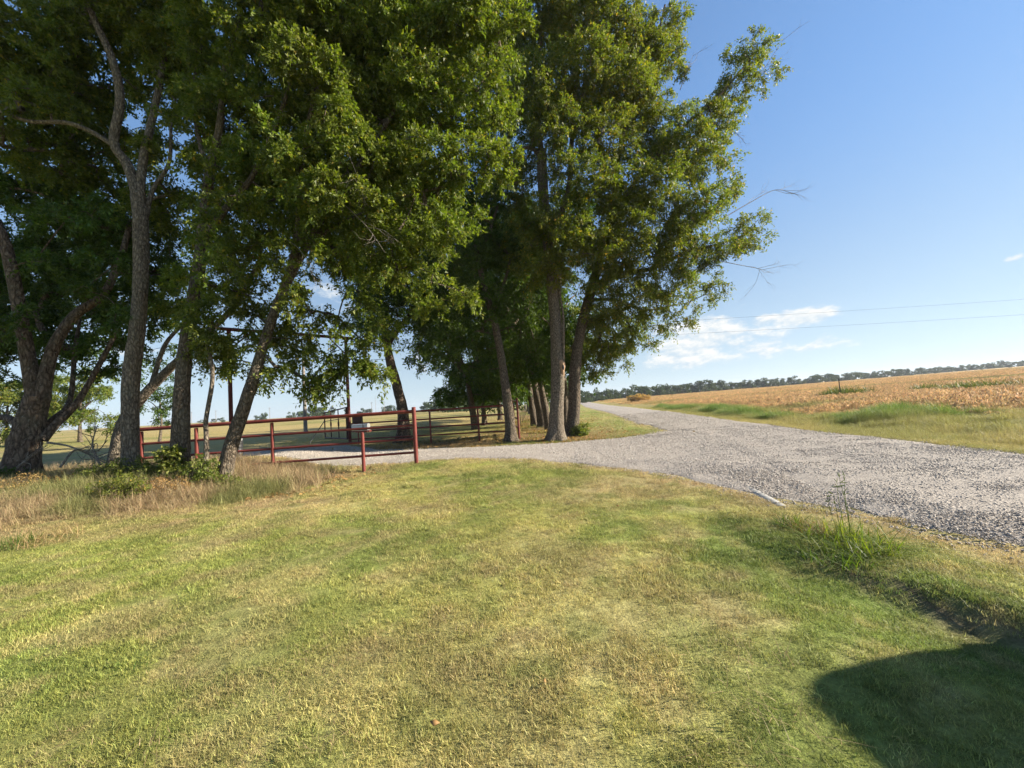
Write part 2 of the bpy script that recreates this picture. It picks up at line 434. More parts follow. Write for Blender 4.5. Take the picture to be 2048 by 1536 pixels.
def inside_poly(x, y, poly):
    r = np.zeros(np.shape(x), bool); n = len(poly)
    for i in range(n):
        x1, y1 = poly[i]; x2, y2 = poly[(i + 1) % n]
        c = ((y1 > y) != (y2 > y)) & (x < (x2 - x1) * (y - y1) / (y2 - y1 + 1e-12) + x1)
        r ^= c
    return r
DRV_POLY = np.vstack([DRV_N, DRV_F[::-1]])
def on_road(x, y): return (x > lx(y)) & (x < rx(y))
def on_gravel(x, y): return on_road(x, y) | inside_poly(x, y, DRV_POLY)
def dist_poly(x, y, line):
    d = np.full(np.shape(x), 1e9)
    for a, b in zip(line[:-1], line[1:]):
        ab = b - a; t = np.clip(((x - a[0]) * ab[0] + (y - a[1]) * ab[1]) / (ab @ ab), 0, 1)
        d = np.minimum(d, np.hypot(x - a[0] - t * ab[0], y - a[1] - t * ab[1]))
    return d

def lerp(a, b, t): return a + (np.asarray(b) - a) * np.asarray(t)[..., None]
def lawn_colour(x, y):
    """living colour of the turf at a place: green, yellowing, straw and brown patches"""
    g = np.array((.30, .335, .085)); yel = np.array((.45, .43, .135)); straw = np.array((.49, .41, .20)); deep = np.array((.20, .265, .062))
    a = fbm(x * .42 + 9, y * .42, 21, 4); b = fbm(x * 1.3, y * 1.3 + 4, 33, 3); d = fbm(x * .8 + 3, y * .8 - 7, 44, 4)
    c = lerp(np.broadcast_to(g, np.shape(x) + (3,)), yel, S(a, .35, .62))
    c = lerp(c, straw, S(b * .5 + d * .5, .47, .72) * .45)
    lush = np.exp(-((x - (lx(y) - 1.7)) / 1.1) ** 2) * (1 - S(y, 5, 7.5))
    c = lerp(c, deep, np.clip(lush * 1.0 * S(fbm(x * 1.1, y * 1.1, 8, 3), .3, .5), 0, 1))
    c = lerp(c, deep, .55 * S(fbm(x * .9 - 5, y * .9 + 2, 61, 3), .55, .7))
    e = np.minimum(dist_poly(x, y, DRV_N), np.abs(x - lx(y)))
    c = lerp(c, np.array((.50, .39, .20)), np.clip(np.exp(-(e / .45) ** 2) * .8 + np.exp(-((x - 1.9) / 1.3) ** 2 - ((y - 6.6) / .9) ** 2) * .7, 0, 1))
    rough = S(-x, 2.0, 4.5) * S(y, 4.6, 6.2) * S(y + x * -.35, 6.4, 8.6)
    c = lerp(c, np.array((.42, .31, .17)), rough * (.3 + .5 * S(b, .35, .6)))
    # mower passes: slightly different lean of the turf in curved bands
    band = .5 + .5 * np.sin((np.hypot(x + 9, y - 1) - .12 * np.sin(y)) * 2 * math.pi / 1.25)
    c = c * (1 + .10 * (band - .5) * S(y, 1.5, 4))[..., None]
    m1 = fbm(x * 3.1 + 5, y * 3.1, 121, 3); m2 = fbm(x * 7.0, y * 7.0 + 3, 131, 2)
    c = lerp(c, np.array((.42, .335, .17)), S(m1, .56, .74) * .5)
    c = lerp(c, np.array((.20, .25, .06)), S(1 - m1, .58, .74) * .5)
    c = lerp(c, np.array((.56, .47, .20)), S(m2, .60, .78) * .45)
    c = c * (.72 + .56 * fbm(x * 2.0 - 8, y * 2.0, 141, 4))[..., None]
    return c

# ---- ground sheet
def axis(lo, hi, fine_lo, fine_hi, step, grow):
    a = list(np.arange(fine_lo, fine_hi + 1e-6, step))
    s, v = step, fine_hi
    while v < hi: s *= grow; v += s; a.append(v)
    s, v = step, fine_lo
    while v > lo: s *= grow; v -= s; a.insert(0, v)
    return np.array(a)
gx = axis(-1500, 1500, -13, 10, .17, 1.09); gy = axis(-120, 1500, -1, 16, .17, 1.08)
GX, GY = np.meshgrid(gx, gy)
GZ = terrain(GX, GY)
nx, ny = len(gx), len(gy)
idx = np.arange(nx * ny).reshape(ny, nx)
quads = np.stack([idx[:-1, :-1], idx[:-1, 1:], idx[1:, 1:], idx[1:, :-1]], -1).reshape(-1, 4)
me = mesh_np('ground', np.stack([GX, GY, GZ], -1).reshape(-1, 3), quads, M_GROUND, 4, True)
x, y = GX.ravel(), GY.ravel()
soil = lawn_colour(x, y) * .7
FIELD_B = np.array([(9.0, -60), (15.0, -10), (17.2, 8), (15.6, 14), (14.2, 20), (15.6, 26), (18.2, 40), (23.5, 82), (34, 150), (52, 260), (140, 700)])
def field_d(x, y):                                         # metres into the dried crop
    return x - np.interp(y, FIELD_B[:, 1], FIELD_B[:, 0]) + (fbm(x * .3, y * .3, 71, 3) - .5) * 3.0
fd = field_d(x, y)
verge = (x > rx(y)) & (fd < 0)
soil = np.where(verge[:, None], lerp(np.broadcast_to(np.array((.22, .205, .065)), soil.shape), (.30, .24, .09), fbm(x * .5, y * .5, 3, 3)), soil)
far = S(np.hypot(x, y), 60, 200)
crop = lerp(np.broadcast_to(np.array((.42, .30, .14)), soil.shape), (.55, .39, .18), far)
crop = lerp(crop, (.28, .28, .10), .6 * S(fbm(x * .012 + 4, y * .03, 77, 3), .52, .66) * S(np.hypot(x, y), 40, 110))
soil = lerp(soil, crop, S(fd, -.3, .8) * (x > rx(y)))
hay = S(y + x * .35, 12.5, 17) * (x < 1.0 + y * .02) * (1 - inside_poly(x, y, DRV_POLY))
haycol = lerp(np.broadcast_to(np.array((.30, .245, .085)), soil.shape), (.36, .27, .12), fbm(x * .06, y * .25, 90, 3))
haycol = lerp(haycol, (.17, .18, .05), S(fbm(x * .05 + 7, y * .12, 95, 3), .5, .66) * .7)
soil = lerp(soil, haycol, hay)
# litter and bare dirt under the tree rows
def litter_w(x, y):
    w = np.exp(-((x - (1.6 + (y - 15) * .03)) / 2.2) ** 2) * S(y, 13.5, 15) + np.exp(-((x + 3.5) / 3.2) ** 2 - ((y - 17) / 2.2) ** 2)
    w = w + np.exp(-((y - 9.1) / 1.4) ** 2) * S(-x, 3.0, 5.5) * (1 - S(-x, 16, 22))
    return np.clip(w, 0, 1)
soil = lerp(soil, (.185, .115, .06), np.clip(litter_w(x, y) * 1.1, 0, .85) * S(fbm(x * .9, y * .9, 15, 3), .3, .5))
ditch = np.exp(-((x - (lx(y) - 1.52)) / .16) ** 2) * (1 - S(y, 3.2, 3.9))
soil = lerp(soil, (.14, .105, .07), ditch * .9)
ca = me.attributes.new('soil', 'FLOAT_COLOR', 'POINT')
ca.data.foreach_set('color', np.concatenate([np.clip(soil, 0, 1), np.ones((len(soil), 1))], 1).astype(np.float32).ravel())
tag(link('ground', me), kind='structure')

# ---- gravel road and driveway sheets
def strip(name, A, B, lift, step, cols, mat, tracks):
    def resample(L, n):
        P, _ = smooth_path(np.c_[L, np.zeros(len(L))], .4)
        d = np.r_[0, np.cumsum(np.linalg.norm(np.diff(P, axis=0), axis=1))]
        return np.stack([np.interp(np.linspace(0, 1, n) ** 1.0 * d[-1], d, P[:, k]) for k in (0, 1)], -1)
    # corresponding parameter: piecewise by control point
    k = len(A); a, b = [], []
    for i in range(k - 1):
        n = max(2, int(np.linalg.norm(A[i + 1] - A[i]) / step))
        t = np.linspace(0, 1, n, endpoint=False)[:, None]
        a.append(A[i] * (1 - t) + A[i + 1] * t); b.append(B[i] * (1 - t) + B[i + 1] * t)
    a = np.vstack(a + [A[-1:]]); b = np.vstack(b + [B[-1:]])
    def sm(q):
        r = q.copy()
        for _ in range(10): r[1:-1] = .25 * r[:-2] + .5 * r[1:-1] + .25 * r[2:]
        return r
    a, b = sm(a), sm(b)
    w = (fbm(a[:, 0] * 1.4, a[:, 1] * 1.4, 51, 3) - .5)[:, None]; w2 = (fbm(b[:, 0] * 1.4, b[:, 1] * 1.4, 52, 3) - .5)[:, None]
    u = (b - a) / np.linalg.norm(b - a, axis=1)[:, None]
    a = a + u * w * .5; b = b + u * w2 * .5
    t = np.linspace(0, 1, cols)[None, :, None]
    P = a[:, None] * (1 - t) + b[:, None] * t
    X, Y = P[..., 0], P[..., 1]
    edge = np.minimum(t[..., 0], 1 - t[..., 0])
    Z = base_terrain(X, Y) + lift + .045 * S(edge, 0, .22) - .05 * (1 - S(edge, 0, .03)) + (fbm(X * 2.2, Y * 2.2, 61, 3) - .5) * .03
    n, m = X.shape
    ii = np.arange(n * m).reshape(n, m)
    q = np.stack([ii[:-1, :-1], ii[:-1, 1:], ii[1:, 1:], ii[1:, :-1]], -1).reshape(-1, 4)
    me = mesh_np(name, np.stack([X, Y, Z], -1).reshape(-1, 3), q, mat, 4, True)
    tr = np.zeros(X.shape)
    for c in tracks: tr = np.maximum(tr, np.exp(-((t[..., 0] - c - .02 * np.sin(Y * .2)) / .075) ** 2))
    tr = .8 * tr * S(fbm(X * .7, Y * .25, 19, 3), .28, .5)
    at_ = me.attributes.new('track', 'FLOAT', 'POINT'); at_.data.foreach_set('value', tr.astype(np.float32).ravel())
    return tag(link(name, me), kind='structure')
strip('gravel_road', ROAD_L, ROAD_R, .02, .4, 34, M_GRAVEL, (.3, .68))
strip('gravel_driveway', DRV_N, DRV_F, .012, .3, 40, M_GRAVEL, (.33, .66))
def road_z(x, y):
    u = (x - lx(y)) / (rx(y) - lx(y)); e = np.minimum(u, 1 - u)
    e2 = np.minimum(dist_poly(x, y, DRV_N), dist_poly(x, y, DRV_F)) / 4.6
    zr = np.where(e > 0, .02 + .045 * S(e, 0, .22) - .05 * (1 - S(e, 0, .03)), -1)
    zd = np.where(inside_poly(np.asarray(x), np.asarray(y), DRV_POLY), .012 + .045 * S(e2, 0, .22) - .05 * (1 - S(e2, 0, .03)), -1)
    lift = np.maximum(np.maximum(zr, zd), .0)
    return base_terrain(x, y) + lift + (fbm(np.asarray(x) * 2.2, np.asarray(y) * 2.2, 61, 3) - .5) * .03

# ------------------------------------------------------------------ scattering of uncountable small stuff
def proto_collection(name, meshes):
    c = bpy.data.collections.new(name)
    for i, me in enumerate(meshes):
        o = bpy.data.objects.new('%s_%02d' % (name, i), me); c.objects.link(o)
    return c
def scatter(name, P, yaw, tilt, scl, col, coll, nproto, label, cat):
    n = len(P)
    me = bpy.data.meshes.new(name); me.vertices.add(n); me.vertices.foreach_set('co', np.ascontiguousarray(P, np.float32).ravel())
    rot = np.stack([tilt * rng.normal(size=n), tilt * rng.normal(size=n), yaw], -1).astype(np.float32)
    a = me.attributes.new('rot', 'FLOAT_VECTOR', 'POINT'); a.data.foreach_set('vector', rot.ravel())
    scl = np.asarray(scl, float)
    s3 = np.repeat(scl[:, None], 3, 1) if scl.ndim == 1 else scl
    a = me.attributes.new('scl', 'FLOAT_VECTOR', 'POINT'); a.data.foreach_set('vector', s3.astype(np.float32).ravel())
    a = me.attributes.new('pick', 'INT', 'POINT'); a.data.foreach_set('value', rng.integers(0, nproto, n).astype(np.int32))
    if col is not None:
        a = me.attributes.new('col', 'FLOAT_COLOR', 'POINT')
        a.data.foreach_set('color', np.concatenate([np.clip(col, 0, 1), np.ones((n, 1))], 1).astype(np.float32).ravel())
    o = link(name, me)
    nt = bpy.data.node_groups.new(name + '_scatter', 'GeometryNodeTree')
    nt.interface.new_socket('Geometry', in_out='INPUT', socket_type='NodeSocketGeometry')
    nt.interface.new_socket('Geometry', in_out='OUTPUT', socket_type='NodeSocketGeometry')
    gi, go = nt.nodes.new('NodeGroupInput'), nt.nodes.new('NodeGroupOutput')
    ci = nt.nodes.new('GeometryNodeCollectionInfo'); ci.inputs['Collection'].default_value = coll
    ci.inputs['Separate Children'].default_value = True; ci.inputs['Reset Children'].default_value = True
    ip = nt.nodes.new('GeometryNodeInstanceOnPoints'); ip.inputs['Pick Instance'].default_value = True
    def na(nm, dt):
        q = nt.nodes.new('GeometryNodeInputNamedAttribute'); q.data_type = dt; q.inputs['Name'].default_value = nm
        return q.outputs[0]
    L = nt.links.new
    L(gi.outputs[0], ip.inputs['Points']); L(ci.outputs[0], ip.inputs['Instance'])
    L(na('pick', 'INT'), ip.inputs['Instance Index']); L(na('rot', 'FLOAT_VECTOR'), ip.inputs['Rotation']); L(na('scl', 'FLOAT_VECTOR'), ip.inputs['Scale'])
    L(ip.outputs[0], go.inputs[0])
    md = o.modifiers.new('scatter', 'NODES'); md.node_group = nt
    return tag(o, label, cat, kind='stuff')

def tuft(nb, rad, hmin, hmax, width, lean, seed, mat, seg=3, droop=.5, dome=0.):
    r = np.random.default_rng(seed)
    V, Fq = [], []
    for i in range(nb):
        a, q = r.uniform(0, 2 * math.pi), rad * math.sqrt(r.uniform())
        h = r.uniform(hmin, hmax) * (1 - dome * (q / rad) ** 1.5 * (.6 + .4 * math.sin(a * 3 + seed))); dirn = r.uniform(0, 2 * math.pi); ln = abs(r.normal(0, lean)) + .05
        b = np.array((math.cos(a) * q, math.sin(a) * q, -.01))
        o = np.array((math.cos(dirn), math.sin(dirn), 0)); sd_ = np.array((-o[1], o[0], 0))
        fa = r.uniform(-.9, .9); sd_ = sd_ * math.cos(fa) + o * math.sin(fa)
        base = len(V)
        for k in range(seg + 1):
            t = k / seg
            p_ = b + o * (h * ln * (t + droop * t * t)) + np.array((0, 0, h * (t - .22 * droop * ln * t * t * 2)))
            w = width * (1 - t ** 1.6 * .92) * .5
            V += [p_ - sd_ * w, p_ + sd_ * w]
        for k in range(seg):
            j = base + 2 * k; Fq.append((j, j + 1, j + 3, j + 2))
    return mesh_np('tuft', np.array(V), np.array(Fq), mat, 4)

def in_view(x, y, margin=1.15, back=.0):
    return (y > back) & (np.abs(x) < (1.33 * np.maximum(y, 0) + .35) * margin + .6)
def sample(n, xr, yr):
    return rng.uniform(*xr, n), rng.uniform(*yr, n)

# mown turf
TURF = proto_collection('turf_tuft', [tuft(34, .06, .012, .036, .0034, .45, 100 + i, M_GRASS, 2) for i in range(6)])
def lawn_mask(x, y):
    j = (fbm(x * 2.6, y * 2.6, 216, 3) - .5) * .75 - .10
    m = in_view(x, y, 1.12, 1.0) & ~on_gravel(x + j, y - j * .6) & (x + j < lx(y)) & ~((y - j * .6 > np.interp(x, DRV_N[::-1, 0], DRV_N[::-1, 1])) & (x < 3.9))
    return m
Xs, Ys = [], []
for (y0, y1, dens) in ((1.05, 2.4, 1400), (2.4, 4, 1050), (4, 6.5, 640), (6.5, 9, 400), (9, 13, 270)):
    w = 1.33 * y1 * 1.12 + 1.2
    n = int(2 * w * (y1 - y0) * dens)
    a, b = sample(n, (-w, w), (y0, y1)); k = lawn_mask(a, b); Xs.append(a[k]); Ys.append(b[k])
x, y = np.concatenate(Xs), np.concatenate(Ys)
thin = fbm(x * 3.2, y * 3.2, 203, 3)
bare = np.exp(-((x - (lx(y) - 1.52)) / .14) ** 2) * (1 - S(y, 3.2, 3.9))
k = (rng.uniform(size=len(x)) < .25 + 1.35 * S(thin, .22, .6)) & (rng.uniform(size=len(x)) > bare * .7)
x, y = x[k], y[k]
s = (.42 + .82 * fbm(x * 3.0, y * 3.0, 207, 3)) * (1 + .10 * np.maximum(y - 2, 0)) * rng.uniform(.7, 1.3, len(x))
col = lawn_colour(x, y) * rng.uniform(.75, 1.3, (len(x), 1))
scatter('lawn_grass', np.stack([x, y, np.where(on_gravel(x, y), road_z(x, y) - .004, terrain(x, y))], -1), rng.uniform(0, 6.28, len(x)), .18, s, col, TURF, 6, 'short mown yellow green lawn grass in the foreground', 'grass')
print('lawn', len(x))

# wisps of cut straw lying on the lawn
STRAW = proto_collection('straw_wisp', [tuft(6, .08, .03, .07, .0032, 2.4, 150 + i, M_GRASS, 2, .1) for i in range(4)])
n = 2600; y = 1.1 + 8.5 * rng.uniform(size=n) ** 1.3; x = rng.uniform(-1.4, 1.2, n) * y
k = lawn_mask(x, y) & (fbm(x * .9 + 20, y * .9, 311, 3) > .5); x, y = x[k], y[k]
col = lerp(np.broadcast_to(np.array((.42, .34, .17)), (len(x), 3)), (.26, .19, .1), rng.uniform(size=len(x)))
scatter('cut_straw', np.stack([x, y, terrain(x, y) + .015], -1), rng.uniform(0, 6.28, len(x)), .1, rng.uniform(.35, .85, len(x)), col, STRAW, 4, 'loose pale wisps of cut dry grass lying on the lawn', 'straw')

# tall rough grass: dried brown along the trees at left, green on the verge and at the field edge
ROUGH = proto_collection('rough_tuft', [tuft(22, .09, .16, .42, .0065, .5, 170 + i, M_GRASS, 4, .9) for i in range(5)])
P_, C_, S_ = [], [], []
n = 30000; x, y = sample(n, (-15, -2.2), (4.4, 10.5))
e = y + x * -.35
w = S(e, 8.6, 10.2) * S(y, 4.2, 6.0) * S(-x, 4.2, 6.4)
k = in_view(x, y, 1.15) & (rng.uniform(size=n) < w * (.35 + .9 * (fbm(x * .8, y * .8, 401, 3) > .45))) & ~on_gravel(x, y); x, y = x[k], y[k]
hgt = .55 + .75 * S(e[k], 8.4, 11) * fbm(x * .7, y * .7, 402, 3) * 1.4
c1 = lerp(np.broadcast_to(np.array((.44, .335, .19)), (len(x), 3)), (.33, .235, .14), fbm(x * 1.1, y * 1.1, 403, 3))
c1 = lerp(c1, (.22, .24, .075), S(fbm(x * .9 + 3, y * .9, 404, 3), .5, .66) * .8)
P_.append(np.stack([x, y, terrain(x, y)], -1)); C_.append(c1); S_.append(hgt * rng.uniform(.6, 1.15, len(x)))
n = 100000; y = 4 + 46 * rng.uniform(size=n) ** 1.5; x = rx(y) + rng.uniform(.02, 9, n)
f_ = field_d(x, y)
k = in_view(x, y, 1.15) & (f_ < 1.2); x, y, f_ = x[k], y[k], f_[k]
tall = np.exp(-((f_ + .9) / 1.0) ** 2) * S(fbm(x * .35, y * .35, 410, 3), .38, .55)
tall = np.maximum(tall, np.exp(-((x - 16.5) / 4.0) ** 2 - ((y - 15.2) / 1.5) ** 2) * (.15 + 1.15 * S(fbm(x * 1.1, y * 1.1, 415, 3), .36, .62)))
c1 = lerp(np.broadcast_to(np.array((.34, .315, .105)), (len(x), 3)), (.19, .27, .055), np.clip(tall * 1.3, 0, 1))
c1 = lerp(c1, (.44, .37, .14), S(fbm(x * .5, y * .5, 411, 3), .45, .62) * (1 - np.clip(tall, 0, 1)) * .9)
P_.append(np.stack([x, y, terrain(x, y)], -1)); C_.append(c1); S_.append((.26 + .95 * tall + .62 * S(x - rx(y), .3, 2.2) * S(fbm(x * .9, y * .9, 412, 3), .3, .65)) * rng.uniform(.6, 1.2, len(x)))
# between the road and the row of trees, and behind the right rail fence
n = 26000; y = 14.4 + 60 * rng.uniform(size=n) ** 2; x = rng.uniform(-14, 10, n)
k = (x < lx(y) - .05) & ~on_gravel(x, y) & (x > -12 + (y - 15) * -.2) & (y > np.interp(x, DRV_F[::-1, 0], DRV_F[::-1, 1]) + .1); x, y = x[k], y[k]
br = fbm(x * .5, y * .5, 421, 3)
c1 = lerp(np.broadcast_to(np.array((.24, .26, .07)), (len(x), 3)), (.36, .255, .125), S(br, .42, .6))
P_.append(np.stack([x, y, terrain(x, y)], -1)); C_.append(c1); S_.append((.22 + .12 * br + .2 * np.exp(-((x - 1.2) / 1.2) ** 2) * S(y, 18, 22)) * rng.uniform(.6, 1.2, len(x)))
P_, C_, S_ = np.vstack(P_), np.vstack(C_), np.concatenate(S_)
scatter('rough_grass', P_, rng.uniform(0, 6.28, len(P_)), .12, S_, C_ * rng.uniform(.75, 1.25, (len(P_), 1)), ROUGH, 5, 'uneven unmown grass on the road verges and along the tree row', 'grass')
print('rough', len(P_))

# dried crop in the field at right
def stalk(seed):
    r = np.random.default_rng(seed); V, Fq = [], []
    for s_ in range(5):
        b = np.array((r.normal(0, .16), r.normal(0, .16), 0)); h = r.uniform(.3, .62)
        tip = b + np.array((r.normal(0, .06), r.normal(0, .06), h))
        v, f = tube_np(np.array([b, (b + tip) / 2 + r.normal(0, .012, 3), tip]), np.array((.011, .009, .005)), 3)
        Fq += [tuple(q + len(V)) for q in f]; V += list(v)
        for k_ in range(6):
            t = r.uniform(.25, .98); p0 = b + (tip - b) * t; a = r.uniform(0, 6.28); L_ = r.uniform(.12, .28)
            o = np.array((math.cos(a), math.sin(a), 0)); sd_ = np.array((-o[1], o[0], 0)) * r.uniform(.012, .026)
            p1 = p0 + o * L_ * .5 + np.array((0, 0, L_ * .45)); p2 = p0 + o * L_ * .95 + np.array((0, 0, L_ * r.uniform(-.35, .25)))
            j = len(V); V += [p0 - sd_ * .5, p0 + sd_ * .5, p1 - sd_, p1 + sd_, p2 - sd_ * .2, p2 + sd_ * .2]
            Fq += [(j, j + 1, j + 3, j + 2), (j + 2, j + 3, j + 5, j + 4)]
    return mesh_np('stalk', np.array(V), np.array(Fq), M_GRASS, 4)
STALK = proto_collection('crop_stalk', [stalk(500 + i) for i in range(6)])
n = 150000
y = 9 + 231 * rng.uniform(size=n) ** 2.1; x = np.interp(y, FIELD_B[:, 1], FIELD_B[:, 0]) - 2 + rng.uniform(0, 1, n) * (1.45 * y + 8)
row = np.round(x / .76) * .76; x = row + rng.normal(0, .10, n)
f_ = field_d(x, y)
k = (f_ > 0) & in_view(x, y, 1.1) & (rng.uniform(size=n) < .3 + 1.3 * fbm(x * .5, y * .5, 431, 3)); x, y, f_ = x[k], y[k], f_[k]
c1 = lerp(np.broadcast_to(np.array((.72, .51, .235)), (len(x), 3)), (.58, .395, .175), fbm(x * .4, y * .4, 432, 3))
weed = S(fbm(x * .03 + 2, y * .08, 433, 3), .54, .66); c1 = lerp(c1, (.30, .31, .10), weed * .75)
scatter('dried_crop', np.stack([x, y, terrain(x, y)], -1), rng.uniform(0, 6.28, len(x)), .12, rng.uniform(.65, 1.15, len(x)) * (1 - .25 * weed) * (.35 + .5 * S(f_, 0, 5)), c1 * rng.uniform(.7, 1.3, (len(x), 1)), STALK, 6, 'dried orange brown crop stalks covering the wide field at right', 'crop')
print('crop', len(x))

# loose stones on the gravel
def pebble(seed):
    r = np.random.default_rng(seed)
    v = np.array([(-1, -1, -1), (1, -1, -1), (1, 1, -1), (-1, 1, -1), (-1, -1, 1), (1, -1, 1), (1, 1, 1), (-1, 1, 1)], float) * .5
    v *= (1.0, .8, .6); v += r.normal(0, .11, v.shape); v[4:, :2] *= .72
    f = np.array([(0, 3, 2, 1), (4, 5, 6, 7), (0, 1, 5, 4), (1, 2, 6, 5), (2, 3, 7, 6), (3, 0, 4, 7)])
    return mesh_np('pebble', v, f, M_STONE, 4)
PEB = proto_collection('pebble', [pebble(600 + i) for i in range(8)])
xs, ys = [], []
for (y0, y1, dens) in ((1.5, 5, 2100), (5, 9, 1300), (9, 16, 600), (16, 34, 150)):
    w0, w1 = (-9 if y1 > 9 else 0), 12 + max(0, y1 - 16) * .3
    n = int((w1 - w0) * (y1 - y0) * dens); a, b = sample(n, (w0, w1), (y0, y1))
    j = rng.normal(0, .16, (2, n)); k = on_gravel(a + j[0], b + j[1]) & in_view(a, b, 1.15); xs.append(a[k]); ys.append(b[k])
x, y = np.concatenate(xs), np.concatenate(ys)
u = (x - lx(y)) / (rx(y) - lx(y)); tr = np.exp(-((u - .3) / .08) ** 2) + np.exp(-((u - .68) / .08) ** 2)
k = rng.uniform(size=len(x)) < (1 - .6 * np.clip(tr, 0, 1)) * (.6 + .7 * fbm(x * .6, y * .3, 444, 3)); x, y = x[k], y[k]
sz = np.clip(np.exp(rng.normal(math.log(.0115), .36, len(x))), .005, .023) * (1 + .10 * np.maximum(y - 4.5, 0))
g_ = on_gravel(x, y); z = np.where(g_, road_z(x, y), terrain(x, y) + .01)
scatter('loose_gravel', np.stack([x, y, z + sz * .02], -1), rng.uniform(0, 6.28, len(x)), .5, sz, None, PEB, 8, 'grey crushed stones lying loose on the road and driveway', 'gravel')
print('pebbles', len(x))

# fallen leaves
def dleaf(seed):
    r = np.random.default_rng(seed)
    v = np.array([(-.5, 0, r.uniform(0, .15)), (0, -.28, .02), (.5, 0, r.uniform(0, .2)), (0, .28, r.uniform(.05, .25))])
    return mesh_np('dleaf', v, np.array([(0, 1, 2, 3)]), M_DRYLEAF, 4)
DL = proto_collection('fallen_leaf', [dleaf(700 + i) for i in range(6)])
n = 60000; y = 7.5 + 32 * rng.uniform(size=n) ** 1.6; x = rng.uniform(-17, 7, n)
k = (rng.uniform(size=n) < litter_w(x, y) * 1.0 * S(fbm(x * .7, y * .7, 451, 3), .25, .5)) & in_view(x, y, 1.1) & (~on_gravel(x, y) | (rng.uniform(size=n) < .06)); x, y = x[k], y[k]
z = np.where(on_gravel(x, y), road_z(x, y), terrain(x, y)) + .025
scatter('leaf_litter', np.stack([x, y, z], -1), rng.uniform(0, 6.28, len(x)), .3, rng.uniform(.05, .10, len(x)) * (1 + .02 * y), None, DL, 6, 'brown fallen leaves littering the ground under the trees', 'leaves')
print('litter', len(x))

# ------------------------------------------------------------------ trees
def gz(p): return float(terrain(p[0], p[1]))
def leaves_mesh(name, C, RC, out_dir, mat, ntw, nlf, L, W, seed, droop=.35, tuft_up=.0, tri=False):
    """leaf faces strung on short twigs round each clump centre C (n,3) with radius RC"""
    r = np.random.default_rng(seed)
    n = len(C)
    d = r.normal(size=(n, ntw, 3)) + out_dir[:, None] * .7; d[..., 2] = d[..., 2] * .8 + tuft_up
    d /= np.linalg.norm(d, axis=-1, keepdims=True)
    ln = RC[:, None] * r.uniform(.65, 1.35, (n, ntw))
    t = r.uniform(.12, 1, (n, ntw, nlf)) ** .8
    p = C[:, None, None] + d[:, :, None] * (ln[..., None] * t)[..., None]
    p[..., 2] -= droop * ln[..., None] * t ** 2
    p = p + r.normal(0, .035, p.shape) * (L / .09)
    a = d[:, :, None] * .55 + r.normal(0, .55, p.shape); a[..., 2] -= .42
    a /= np.linalg.norm(a, axis=-1, keepdims=True)
    nn = r.normal(0, .75, p.shape); nn[..., 2] += .75
    sd_ = np.cross(a, nn); sd_ /= np.linalg.norm(sd_, axis=-1, keepdims=True) + 1e-9
    nrm = np.cross(sd_, a)
    s_ = r.uniform(.5, 1.35, p.shape[:-1])[..., None]
    l_, w_ = L * s_, W * s_ * .5
    if tri:
        v = np.stack([p - sd_ * w_ * .25, p + a * l_ * .5 + sd_ * w_ + nrm * w_ * .3, p + a * l_ - sd_ * w_ * .45], -2).reshape(-1, 3)
        return v, np.arange(len(v)).reshape(-1, 3), C, d, ln
    v = np.stack([p, p + a * l_ * .45 + sd_ * w_ + nrm * w_ * .3, p + a * l_, p + a * l_ * .45 - sd_ * w_ + nrm * w_ * .3], -2).reshape(-1, 3)
    f = np.arange(len(v)).reshape(-1, 4)
    return v, f, C, d, ln
def limb_tube(P, r0, r1, sides, seed, flare=0., rough=.07, power=.8):
    Q, t = smooth_path(P, .16)
    r = np.random.default_rng(seed)
    R = r0 + (r1 - r0) * t ** power
    h = np.r_[0, np.cumsum(np.linalg.norm(np.diff(Q, axis=0), axis=1))]
    R = R * (1 + flare * np.exp(-h / .28))
    ang = np.arange(sides) * 2 * math.pi / sides
    wob = 1 + rough * (np.sin(ang[None] * 3 + h[:, None] * .9 + r.uniform(0, 6)) * .5 + np.sin(ang[None] * 2 - h[:, None] * 1.7 + r.uniform(0, 6)) * .6 + r.normal(0, .35, (len(Q), sides)))
    if flare: wob = wob * (1 + .35 * np.exp(-h / .22)[:, None] * np.sin(ang[None] * 5 + r.uniform(0, 6)))
    v, f = tube_np(Q, R, sides, wob)
    return v, f, Q, R
TREE_SEED = [1000]
